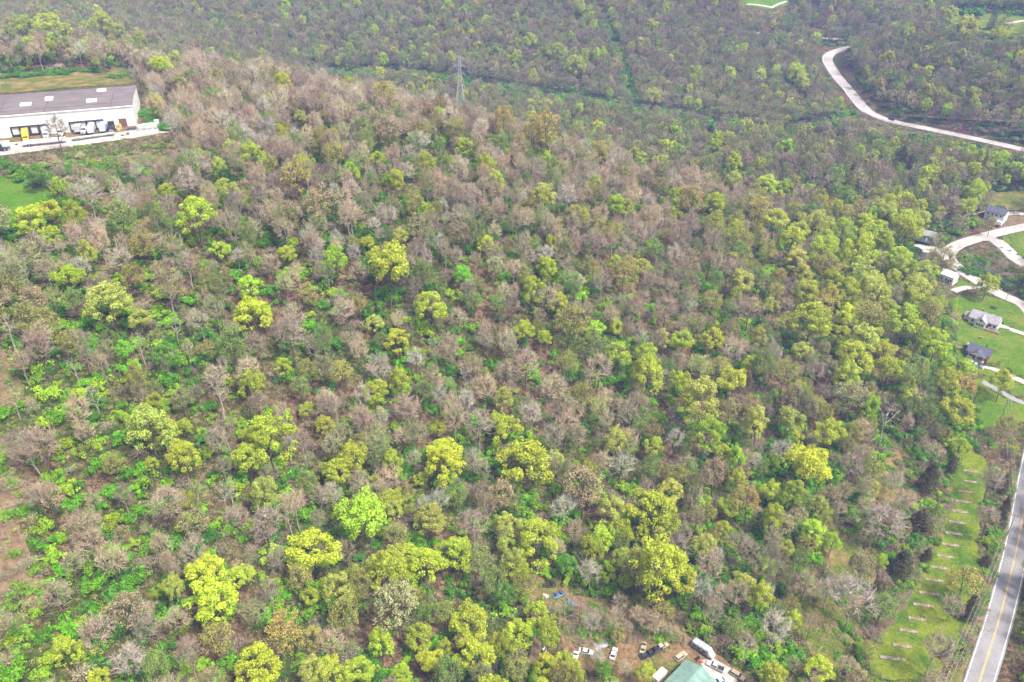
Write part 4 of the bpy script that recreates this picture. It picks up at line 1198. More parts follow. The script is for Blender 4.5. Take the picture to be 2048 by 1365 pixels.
# ------------------------------------------------------------------ trucks at the warehouse
TR = "trucks and trailers at the warehouse docks"
def wloc(u, v): return tuple(whp(u, v, 108.12))
def box_trailer(o, x0, x1, h0, h1_, mat, w=1.28):
    v, f = loft([ring(x0, w, h0, h1_, .06), ring(x1, w, h0, h1_, .06)])
    b_ = MB().add(v, f).build("cargo_box", mat, o)
    MB().box(x0 - .03, x0 + .02, -w + .1, w - .1, h0 + .15, h1_ - .15).build("rear_doors", M["siding_grey"], b_)
    MB().box(x0 + .2, x1 - .2, -.5, .5, h0 - .3, h0).build("chassis", M["dark"], o)
def tractor_cab(o, x, mat, h=2.9):
    v, f = loft([ring(x, 1.2, .6, h, .1), ring(x + 1.5, 1.2, .6, h, .1), ring(x + 1.9, 1.1, .6, 1.9, .1), ring(x + 3.1, .95, .6, 1.6, .1)])
    c = MB().add(v, f).build("cab", mat, o)
    MB().hexa([(x + 1.5, -1.05, 1.85), (x + 1.93, -1.0, 1.85), (x + 1.93, 1.0, 1.85), (x + 1.5, 1.05, 1.85), (x + 1.45, -1.0, h - .25), (x + 1.62, -1.0, h - .25), (x + 1.62, 1.0, h - .25), (x + 1.45, 1.0, h - .25)]).build("windscreen", M["glass"], c)
    for s in (-1, 1):
        MB().box(x + .5, x + 1.35, s * 1.2 - .04, s * 1.2 + .04, 1.7, 2.4).build("side_window", M["glass"], c)
        MB().box(x + 3.05, x + 3.16, s * .7 - .15, s * .7 + .15, .95, 1.2).build("headlight", M["lamp"], c)
    MB().box(x + 3.08, x + 3.2, -.45, .45, .8, 1.45).build("grille", M["chrome"], c)
    MB().box(x + 3.0, x + 3.3, -1.1, 1.1, .45, .72).build("bumper", M["chrome"], c)
YF = WH_YAW - math.pi / 2      # facing away from the dock
def semi(u, v, yaw_off, body, cabm, ln, label, cab=True, box=True):
    o = empty("truck", wloc(u, v), YF + R(yaw_off))
    if box: box_trailer(o, 0, ln, 1.15, 3.9, body); wheels(o, (1.2, 2.4), 1.25, .5, .5)
    if cab:
        tractor_cab(o, ln + .4 if box else 0, cabm)
        MB().box(ln - .5 if box else -2.5, ln + .6 if box else .2, -.45, .45, .6, .85).build("frame", M["dark"], o)
        wheels(o, ((ln + 2.6), (ln - .6)) if box else (2.2, -1.6), 1.22, .5, .4)
    else:
        for s in (-1, 1): MB().bar((ln - 2.2, s * .7, 0), (ln - 2.2, s * .7, 1.0), .07).build("landing_leg", M["dark"], o)
    return tag(o, label, "truck" if cab else "trailer", TR)
semi(-46.3, -.7, 8, M["paint_yellow"], M["paint_yellow"], 7.5, "yellow box truck backed up to the warehouse dock")
semi(-37.6, -.7, 3, M["paint_lightblue"], M["paint_white"], 5.0, "white-cabbed box truck right of the yellow truck")
semi(-31.3, -4.2, -4, M["paint_white"], M["paint_white"], 3.0, "white tractor unit without trailer, behind the bare tree", True, False)
semi(-21.4, -3.5, -16, M["paint_white"], M["paint_white"], 2.5, "white truck cab parked askew right of the bare tree", True, False)
semi(-18.4, -.7, -2, M["paint_white"], M["paint_white"], 8.0, "white trailer at the middle of the right dock group", False)
semi(-13.4, -.7, -3, M["paint_lightblue"], M["paint_white"], 7.0, "light blue trailer at the dock beside the black truck", False)
semi(-10.2, -.7, -2, M["dark"], M["paint_black"], 2.5, "black box truck at the dock nearest the overhead door")
semi(-24.0, -.7, -8, M["galvanised"], M["paint_white"], 4.5, "silver trailer at the dock behind the askew cab", False)
# pallets of tan crates beside the black truck
for k, (u, v, n) in enumerate(((-7.9, -3.2, 2), (-6.6, -2.6, 2), (-7.4, -5.2, 1))):
    o = empty("crate_stack", wloc(u, v), WH_YAW + .2 * k)
    MB().box(-.7, .7, -.7, .7, 0, .15).build("pallet", M["brown_wood"], o)
    for j in range(n):
        MB().box(-.62, .62, -.62, .62, .16 + j * 1.15, 1.28 + j * 1.15).build("crate", M["cardboard"], o)
    tag(o, ("tan crates on a pallet next to the black truck", "tan crates on a pallet nearest the overhead door", "single tan crate on a pallet in front of the stacks")[k], "crate stack", "tan crates beside the dock")
# flatbed and white trailers parked parallel to the wall
def long_trailer(u0, v0, u1, v1, mat, h, label, flat=False):
    a = whp(u0, v0); b_ = whp(u1, v1); d = b_ - a; L = float(np.linalg.norm(d))
    o = empty("parked_trailer", (a[0], a[1], 108.14), math.atan2(d[1], d[0]))
    if flat:
        n = int(L / .9)
        for k in range(n): MB().box(L * k / n + .02, L * (k + 1) / n - .02, -1.25, 1.25, 1.1, 1.22).build("deck_plank", mat, o)
        MB().box(0, L, -.5, .5, .75, 1.08).build("chassis", M["dark"], o)
    else:
        box_trailer(o, 0, L, 1.1, h, mat)
    wheels(o, (1.2, 2.4), 1.22, .5, .45)
    for s in (-1, 1): MB().bar((L - 2.2, s * .7, 0), (L - 2.2, s * .7, 1.05), .07).build("landing_leg", M["dark"], o)
    return tag(o, label, "trailer", TR)
long_trailer(-26, -14.8, -8.5, -11.6, M["galvanised"], 1.2, "long silver flatbed trailer parked parallel to the warehouse", True)
long_trailer(-45, -17.2, -28, -16.6, M["paint_white"], 2.4, "long white trailer parked along the yard's lower edge")
long_trailer(-60, -17.8, -50, -17.6, M["paint_white"], 3.2, "white trailer at the left picture edge below the yellow truck")
o = empty("orange_loader", tuple(whp(-53.5, -20.6, 108.1)), WH_YAW)
MB().box(-2.6, 3.0, -1.0, 1.0, .6, 1.2).build("chassis", M["dark"], o); MB().box(-2.2, -.6, -.9, .9, 1.2, 2.2).build("engine_cover", M["paint_orange"], o)
MB().box(-.5, .9, -.8, .8, 1.2, 2.9).build("cab", M["glass"], o); MB().bar((.9, .5, 1.6), (4.0, .5, .7), .15).bar((.9, -.5, 1.6), (4.0, -.5, .7), .15).build("boom", M["paint_blue"], o)
wheels(o, (-1.6, 2.0), 1.2, .6, .4)
tag(o, "orange and dark loader at the yard's left end", "loader")
# white tank plant behind a fence at the right end
o = empty("tank_unit", tuple(whp(6.0, -9.0, 108.1)), WH_YAW + .12)
MB().box(-5.2, 5.2, -1.7, 1.7, -.1, .5).build("skid", M["siding_white"], o)
n = 14
v, f = loft([[(x, r * math.cos(2 * math.pi * k / n), 2.0 + r * math.sin(2 * math.pi * k / n)) for k in range(n)] for x, r in ((-4.9, .3), (-4.7, 1.0), (-4.3, 1.45), (3.2, 1.45), (3.6, 1.0), (3.8, .3))])
MB().add(v, f).build("tank", M["paint_white"], o, smooth=True)
MB().box(2.9, 4.9, -1.2, 1.2, .5, 4.4).build("pump_house", M["paint_white"], o)
for s in (-3.5, -1, 1.5): MB().box(s - .3, s + .3, -1.3, 1.3, .5, 1.2).build("saddle", M["siding_grey"], o)
MB().bar((-4, -1.0, .5), (-4, -1.0, 3.6), .06).bar((-3.5, -1.0, .5), (-3.5, -1.0, 3.6), .06).build("ladder", M["galvanised"], o)
tag(o, "white horizontal storage tank at the right end of the loading yard", "tank")
fo = empty("chain_fence", tuple(whp(17.5, -13.5, 108.0)), WH_YAW)
pts = [(0, 0), (0, 3), (0, 6), (0, 9), (-3, 9.6), (-6, 10)]
for k, (x, y) in enumerate(pts):
    MB().bar((x, y, -.5), (x, y, 2.6), .07, 6).build("post", M["galvanised"], fo)
    if k:
        x0, y0 = pts[k - 1]
        mb = MB()
        for j in range(6): mb.bar((x0, y0, .2 + j * .44), (x, y, .2 + j * .44), .02, 3)
        for j in range(1, 7): mb.bar((x0 + (x - x0) * j / 7, y0 + (y - y0) * j / 7, .1), (x0 + (x - x0) * j / 7, y0 + (y - y0) * j / 7, 2.5), .015, 3)
        mb.build("mesh_panel", M["galvanised"], fo)
tag(fo, "pale chain-link fence beside the white storage tank", "fence")
# field outbuilding-free top: white edge posts are left to the pale path

for k, (u, v, lab) in enumerate(((-1.6, -5.0, "blue-grey waste skip right of the overhead door"), (-33.8, -9.5, "blue-grey waste skip standing in the open yard behind the bare tree"))):
    o = empty("waste_skip", wloc(u, v), WH_YAW + .3 * k)
    MB().hexa([(-1.6, -.8, .1), (1.6, -.8, .1), (1.6, .8, .1), (-1.6, .8, .1), (-2.0, -.95, 1.5), (2.0, -.95, 1.5), (2.0, .95, 1.5), (-2.0, .95, 1.5)]).build("bin", M["paint_teal"], o)
    MB().box(-1.8, 1.8, -.85, .85, 1.5, 1.58).build("load", M["rust"], o)
    MB().box(-1.7, 1.7, -1.0, -.9, .8, .95).build("rail", M["dark"], o)
    tag(o, lab, "waste skip", "waste skips in the loading yard")
for k, (u, v, n, lab) in enumerate(((-3.0, -12.5, 6, "tall pallet stack nearest the white tank"), (-5.2, -14.0, 4, "low pallet stack beside the silver flatbed"), (-38.0, -12.0, 5, "pallet stack left of the bare tree in the yard"), (-48.5, -13.0, 3, "pallet stack in front of the yellow truck"))):
    o = empty("pallet_stack", wloc(u, v), WH_YAW + .4 * k)
    for j in range(n): MB().box(-.6, .6, -.5, .5, j * .16, j * .16 + .12).build("pallet", M["pole_wood"], o, rz=.06 * (j % 3 - 1))
    tag(o, lab, "pallet stack", "pallet stacks in the loading yard")
# ------------------------------------------------------------------ tree prototypes
def unit(v):
    return v / (np.linalg.norm(v) + 1e-9)
def skeleton(rng, H, R, clear=.36, nl=8, n_tip=110, cz=.60, rz=.37, inner=.45):
    """trunk, limbs and branches that reach points spread through a domed crown; returns segments (a, b, ra, rb, level) and branches (q, p)"""
    seg = []
    top = np.array([rng.normal() * .02 * H, rng.normal() * .02 * H, H * .86])
    r0 = H * .016
    prev = np.zeros(3); rp = r0
    for k in range(1, 6):
        p = top * (k / 5) + np.array([rng.normal() * .12, rng.normal() * .12, 0]) * (k < 5)
        r = r0 * (1 - .78 * k / 5)
        seg.append((prev - (np.array([0, 0, .6]) if k == 1 else 0), p, rp, r, 0)); prev, rp = p, r
    c = np.array([0, 0, H * cz])
    line = [top * f for f in (.6, .7, .8, .9, 1.0)]
    az = rng.uniform(0, 6.28)
    for i in range(nl):
        az += 2.4 + rng.normal() * .25
        hf = clear + (.80 - clear) * (i / nl)
        base = top * hf
        el = -.15 + 1.0 * (i / nl) + rng.normal() * .1
        tip = c + np.array([math.cos(az) * math.cos(el) * R, math.sin(az) * math.cos(el) * R, math.sin(el) * H * rz]) * rng.uniform(.62, .85)
        if tip[2] < base[2] + .5: tip[2] = base[2] + .5 + rng.uniform(0, 1)
        mid = base + (tip - base) * .5 + rng.normal(size=3) * .25 - np.array([0, 0, .3])
        rl = r0 * .5 * (1 - .4 * i / nl)
        seg.append((base, mid, rl, rl * .7, 1)); seg.append((mid, tip, rl * .7, rl * .3, 1))
        line += [mid, mid + (tip - mid) * .5, tip, base + (mid - base) * .6]
    line = np.array(line)
    lump = rng.uniform(.70, 1.18, 18); ld = rng.normal(size=(18, 3)); ld /= np.linalg.norm(ld, axis=1)[:, None]
    d = rng.normal(size=(n_tip * 3, 3)); d /= np.linalg.norm(d, axis=1)[:, None]
    d = d[d[:, 2] > -.45 + rng.normal(size=len(d)) * .12][:n_tip]
    sc = lump[(d @ ld.T).argmax(1)]
    rr = rng.uniform(inner, 1.0, len(d)) ** .55 * sc
    d[:8] = np.array([0, 0, 1.0]) + rng.normal(size=(8, 3)) * .45; d[:8] /= np.linalg.norm(d[:8], axis=1)[:, None]; rr[:8] = rng.uniform(.6, 1.0, 8)
    P = c + d * rr[:, None] * np.array([R, R, H * rz])
    br = []
    for p in P:
        dd = np.linalg.norm(line - p, axis=1) + np.maximum(0, line[:, 2] - p[2]) * 1.5
        q = line[dd.argmin()]
        m = q + (p - q) * .5 + rng.normal(size=3) * .15 + np.array([0, 0, -.1])
        seg.append((q, m, r0 * .12, r0 * .08, 2)); seg.append((m, p, r0 * .08, r0 * .03, 3))
        br.append((q, p))
    return seg, P, np.array([b[0] for b in br]), c, d

def tube(V, Fc, a, b, ra, rb, n):
    d = unit(b - a)
    h = np.array([0, 0, 1.0]) if abs(d[2]) < .9 else np.array([1.0, 0, 0])
    u = unit(np.cross(d, h)); w = np.cross(d, u)
    s = len(V)
    for p, r in ((a, ra), (b, rb)):
        for k in range(n):
            t = 2 * math.pi * k / n
            V.append(p + (u * math.cos(t) + w * math.sin(t)) * r)
    for k in range(n):
        Fc.append((s + k, s + (k + 1) % n, s + n + (k + 1) % n, s + n + k))

def wood(seg, levels, minr=0.0):
    V = []; Fc = []
    for a, b, ra, rb, lv in seg:
        if lv in levels:
            tube(V, Fc, a, b, max(ra, minr), max(rb, minr * .7), (6, 4, 3, 3)[lv])
    return V, Fc

def twigs(rng, q, p, centre, n_each, L, w):
    """fine twigs along the outer part of every branch"""
    m = len(p); n = m * n_each
    t = rng.uniform(.35, 1.05, (n, 1))
    q = np.repeat(q, n_each, 0); p = np.repeat(p, n_each, 0)
    st = q + (p - q) * t + rng.normal(size=(n, 3)) * .12
    ax = p - q; ax /= np.linalg.norm(ax, axis=1)[:, None] + 1e-6
    out = st - centre; out /= np.linalg.norm(out, axis=1)[:, None] + 1e-6
    d = ax * .5 + out * .5 + rng.normal(size=(n, 3)) * .5 + np.array([0, 0, .25])
    d /= np.linalg.norm(d, axis=1)[:, None]
    ln = rng.uniform(.5, 1.0, (n, 1)) * L
    side = np.cross(d, rng.normal(size=(n, 3))); side /= np.linalg.norm(side, axis=1)[:, None] + 1e-6
    ww = rng.uniform(.7, 1.2, (n, 1)) * w
    v = np.stack([st - side * ww, st + side * ww, st + d * ln + side * ww * .35, st + d * ln - side * ww * .35], 1).reshape(-1, 3)
    f = np.arange(n * 4).reshape(-1, 4)
    return v, f

def leaves(rng, centres, radii, n, size, up=.35, flat=.8, outward=.75):
    m = len(centres)
    wgt = radii ** 2; wgt = wgt / wgt.sum()
    k = rng.choice(m, n, p=wgt)
    d = rng.normal(size=(n, 3)); d[:, 2] += up; d /= np.linalg.norm(d, axis=1)[:, None]
    rad = radii[k][:, None] * rng.uniform(.55, 1.08, (n, 1)) ** .6
    p = centres[k] + d * rad * np.array([1, 1, flat])
    nr = d * outward + rng.normal(size=(n, 3)) * .55; nr /= np.linalg.norm(nr, axis=1)[:, None]
    a = np.cross(nr, rng.normal(size=(n, 3))); a /= np.linalg.norm(a, axis=1)[:, None] + 1e-6
    b = np.cross(nr, a)
    s = size * rng.uniform(.6, 1.25, (n, 1))
    e = rng.uniform(.55, 1.0, (n, 1))
    v = np.stack([p - a * s, p - b * s * e + a * s * .1, p + a * s, p + b * s * e - a * s * .1], 1).reshape(-1, 3)
    f = np.arange(n * 4).reshape(-1, 4)
    var = np.repeat(np.clip(.5 + rng.normal(size=m) * .18, 0, 1)[k] * .5 + rng.uniform(0, .5, n), 1)
    return v, f, var

def crown_mesh(name, parts):
    """parts: list of (verts, faces, leafvar or None, material)"""
    V = []; Fc = []; mats = []; mi = []; var = []
    off = 0
    for v, f, lv, m in parts:
        v = np.asarray(v, float).reshape(-1, 3)
        if m not in mats: mats.append(m)
        f = [tuple(int(i) + off for i in q) for q in f]
        V.append(v); Fc += f; mi += [mats.index(m)] * len(f)
        var += list(lv) if lv is not None else list(np.full(len(f), .5))
        off += len(v)
    me = bpy.data.meshes.new(name)
    me.from_pydata(np.concatenate(V).tolist(), [], Fc)
    for m in mats: me.materials.append(m)
    me.polygons.foreach_set("material_index", mi)
    at = me.attributes.new("leafvar", 'FLOAT', 'FACE')
    at.data.foreach_set("value", np.array(var, dtype=np.float32))
    me.update()
    return me

PROTO = {}     # kind -> list of dict(trunk mesh, crown mesh, whole mesh, H, D)
def add_proto(kind, name, trunk_parts, crown_parts, H, D):
    t = crown_mesh(name + "_trunk", trunk_parts) if trunk_parts else None
    c = crown_mesh(name + "_crown", crown_parts)
    w = crown_mesh(name + "_whole", (trunk_parts or []) + crown_parts)
    PROTO.setdefault(kind, []).append(dict(trunk=t, crown=c, whole=w, H=H, D=D))

for s in range(7):      # in full young leaf
    rng = np.random.default_rng(100 + s)
    H, Rr = 14.0 * (1, 1.12, .92, 1.05, 1.2, .9, 1.0)[s], 5.0
    seg, P, Q, c, d = skeleton(rng, H, Rr * .9, .32, 8, 66, .60, .33, .6)
    tr = wood(seg, (0, 1)); br = wood(seg, (2, 3), .03)
    rad = rng.uniform(.6, 1.3, len(P))
    lv = leaves(rng, P, rad, 6200, .185, .55, .8)
    add_proto("leafy", "leafy_tree", [(tr[0], tr[1], None, M["bark"])], [(br[0], br[1], None, M["bark"]), (lv[0], lv[1], lv[2], M["leaf"])], H, 2 * Rr)
for s in range(7):      # just breaking bud: branches show through
    rng = np.random.default_rng(200 + s)
    H, Rr = 14.5 * (1, 1.1, .95, 1.05, 1.15, .92, 1.0)[s], 5.0
    seg, P, Q, c, d = skeleton(rng, H, Rr * .92, .34, 8, 120, .60, .34, .5)
    tr = wood(seg, (0, 1)); br = wood(seg, (2, 3), .035)
    tw = twigs(rng, Q, P, c * .8, 6, 1.1, .033)
    lv = leaves(rng, P, rng.uniform(.5, .95, len(P)), 3200, .155, .4, .85, .5)
    add_proto("budding", "budding_tree", [(tr[0], tr[1], None, M["bark"])], [(br[0], br[1], None, M["bark"]), (tw[0], tw[1], None, M["bark"]), (lv[0], lv[1], lv[2], M["leaf"])], H, 2 * Rr)
for s in range(9):      # bare twigs
    rng = np.random.default_rng(300 + s)
    H, Rr = 14.5 * (1, 1.1, .95, 1.1, 1.2, .92, 1.0, .88, 1.05)[s], 5.0
    seg, P, Q, c, d = skeleton(rng, H, Rr * .92, (.36, .42, .3, .46, .40, .34, .4, .28, .44)[s], 8, 150, .64, (.33, .3, .36, .28, .3, .35, .33, .37, .3)[s], .35)
    tr = wood(seg, (0, 1), .07); br = wood(seg, (2, 3), .05)
    tw = twigs(rng, Q, P, c * .75, 9, 1.25, .03)
    tv = np.clip(.5 + rng.normal(size=len(tw[1])) * .25, 0, 1)
    add_proto("bare", "bare_tree", [(tr[0], tr[1], None, M["pale_bark" if s % 2 else "bark"])], [(br[0], br[1], np.full(len(br[1]), .75), M["twig"]), (tw[0], tw[1], tv, M["twig"])], H, 2 * Rr)
for s in range(5):      # coarser copies for trees beyond half a kilometre
    rng = np.random.default_rng(700 + s)
    H, Rr = 14.0 * (1, 1.12, .92, 1.05, 1.15)[s], 5.0
    seg, P, Q, c, d = skeleton(rng, H, Rr * .9, .32, 6, 50, .60, .33, .55)
    tr = wood(seg, (0, 1), .08)
    lv = leaves(rng, P, rng.uniform(.7, 1.4, len(P)), 1300, .42, .5, .85)
    add_proto("leafy_far", "distant_leafy_tree", [(tr[0], tr[1], None, M["bark"])], [(lv[0], lv[1], lv[2], M["leaf"])], H, 2 * Rr)
    lv = leaves(rng, P, rng.uniform(.6, 1.1, len(P)), 760, .34, .4, .85)
    tw = twigs(rng, Q, P, c * .8, 6, 1.4, .06)
    add_proto("budding_far", "distant_budding_tree", [(tr[0], tr[1], None, M["bark"])], [(tw[0], tw[1], None, M["bark"]), (lv[0], lv[1], lv[2], M["leaf"])], H, 2 * Rr)
    tw = twigs(rng, Q, P, c * .75, 15, 1.5, .07)
    tv = np.clip(.5 + rng.normal(size=len(tw[1])) * .25, 0, 1)
    add_proto("bare_far", "distant_bare_tree", [(tr[0], tr[1], None, M["bark"])], [(tw[0], tw[1], tv, M["twig"])], H, 2 * Rr)
    n = 10
    cc = rng.normal(size=(n, 3)) * np.array([1.15, 1.15, .5]); cc[:, 2] = np.abs(cc[:, 2]) * .9 + .8
    lv = leaves(rng, cc, rng.uniform(.6, 1.1, n), 330, .38, .5, .85)
    add_proto("shrub_far", "distant_shrub", None, [(lv[0], lv[1], lv[2], M["leaf"])], 3.0, 4.6)
for s in range(4):      # pale, sparse, half dead
    rng = np.random.default_rng(400 + s)
    H, Rr = (15, 17, 13, 15)[s], (3.4, 3.0, 3.8, 4.4)[s]
    seg, P, Q, c, d = skeleton(rng, H, Rr, (.45, .5, .4, .35)[s], 6, 26, .62, .32, .5)
    seg = [(a, b, ra * 1.15, rb * 1.15, l) for a, b, ra, rb, l in seg]
    tr = wood(seg, (0, 1), .06); br = wood(seg, (2, 3), .05)
    tw = twigs(rng, Q, P, c * .7, 7, 1.0, .03)
    add_proto("dead", "dead_tree", [(tr[0], tr[1], None, M["pale_bark"])], [(br[0], br[1], None, M["pale_bark"]), (tw[0], tw[1], None, M["pale_bark"])], H, 2 * Rr * 1.1)
for s in range(5):      # green shrubs
    rng = np.random.default_rng(500 + s)
    n = 16
    c = rng.normal(size=(n, 3)) * np.array([1.15, 1.15, .5]); c[:, 2] = np.abs(c[:, 2]) * .9 + .8
    rad = rng.uniform(.5, 1.05, n)
    lv = leaves(rng, c, rad, 1100, .2, .5, .85)
    V = []; Fc = []
    for k in range(6):
        tube(V, Fc, np.array([0, 0, -.4]), c[k] * .9, .06, .025, 3)
    add_proto("shrub", "shrub", [(V, Fc, None, M["bark"])], [(lv[0], lv[1], lv[2], M["leaf"])], 3.0, 4.6)
for s in range(3):      # grey brush
    rng = np.random.default_rng(550 + s)
    tips = rng.normal(size=(60, 3)) * np.array([1.1, 1.1, .5]); tips[:, 2] = np.abs(tips[:, 2]) + .7
    tw = twigs(rng, tips * .3, tips, np.array([0, 0, -.5]), 9, 1.1, .028)
    V = []; Fc = []
    for k in range(9):
        tube(V, Fc, np.array([0, 0, -.4]), tips[k], .05, .02, 3)
    lv = leaves(rng, tips, np.full(60, .5), 260, .15, .3)
    add_proto("brush", "brush", [(V, Fc, None, M["bark"])], [(tw[0], tw[1], np.clip(.5 + rng.normal(size=len(tw[1])) * .25, 0, 1), M["twig"]), (lv[0], lv[1], lv[2], M["twig"])], 2.6, 4.6)
for s in range(4):      # weeds, litter and grass tufts
    rng = np.random.default_rng(580 + s)
    c = rng.normal(size=(7, 3)) * np.array([.6, .6, .1]); c[:, 2] = np.abs(c[:, 2]) + .15
    lv = leaves(rng, c, rng.uniform(.25, .55, 7), 90, .16, .5, .6)
    add_proto("weeds", "weeds", None, [(lv[0], lv[1], lv[2], M["leaf"])], .6, 2)
    q = rng.normal(size=(16, 3)) * np.array([1.0, 1.0, .05]); q[:, 2] = np.abs(q[:, 2]) + .08
    p = q + rng.normal(size=(16, 3)) * np.array([1.1, 1.1, .15]); p[:, 2] = np.abs(p[:, 2]) + .1
    tw = twigs(rng, q, p, np.zeros(3), 5, .9, .035)
    add_proto("litter", "litter", None, [(tw[0], tw[1], np.clip(.5 + rng.normal(size=len(tw[1])) * .3, 0, 1), M["twig"])], .5, 2)
    c = rng.normal(size=(4, 3)) * np.array([.45, .45, .0]) + np.array([0, 0, .05])
    lv = leaves(rng, c, rng.uniform(.2, .4, 4), 60, .11, .8, .35)
    add_proto("tuft", "grass_tuft", None, [(lv[0], lv[1], lv[2], M["leaf"])], .3, 1)
for s in range(3):      # red cedars
    rng = np.random.default_rng(600 + s)
    H, Rr = 10.0, 2.3
    n = 90
    t = rng.uniform(.06, 1, n) ** .9
    az = rng.uniform(0, 6.28, n)
    prof = Rr * np.clip(1.25 * (1 - t) ** .7, 0.06, 1) * (.8 + .2 * rng.uniform(size=n))
    c = np.column_stack([np.cos(az) * prof * .65, np.sin(az) * prof * .65, t * H * .95])
    rad = .35 + prof * .35
    lv = leaves(rng, c, rad, 3200, .17, .45, 1.15, .6)
    V = []; Fc = []
    tube(V, Fc, np.array([0, 0, -.5]), np.array([0, 0, H * .9]), .16, .04, 6)
    add_proto("cedar", "cedar", [(V, Fc, None, M["bark"])], [(lv[0], lv[1], lv[2], M["leaf"])], H, 2 * Rr * 1.1)
for s in range(2):      # spruces on the far field
    rng = np.random.default_rng(650 + s)
    H, Rr = 17.0, 3.4
    c = []; rad = []
    for lev in range(15):
        t = .08 + .9 * lev / 15
        rr = Rr * (1 - t) ** .85
        m = max(3, int(9 * (1 - t)) + 2)
        for k in range(m):
            a = 6.28 * k / m + lev * .7 + rng.normal() * .1
            for q in (.4, .75, 1.0):
                c.append((math.cos(a) * rr * q, math.sin(a) * rr * q, t * H - rr * q * .25)); rad.append(.28 + .18 * (1 - t))
    c = np.array(c); rad = np.array(rad)
    lv = leaves(rng, c, rad, 4200, .16, .2, .6, .5)
    V = []; Fc = []
    tube(V, Fc, np.array([0, 0, -.5]), np.array([0, 0, H]), .25, .03, 6)
    add_proto("spruce", "spruce", [(V, Fc, None, M["bark"])], [(lv[0], lv[1], lv[2], M["leaf"])], H, 2 * Rr)

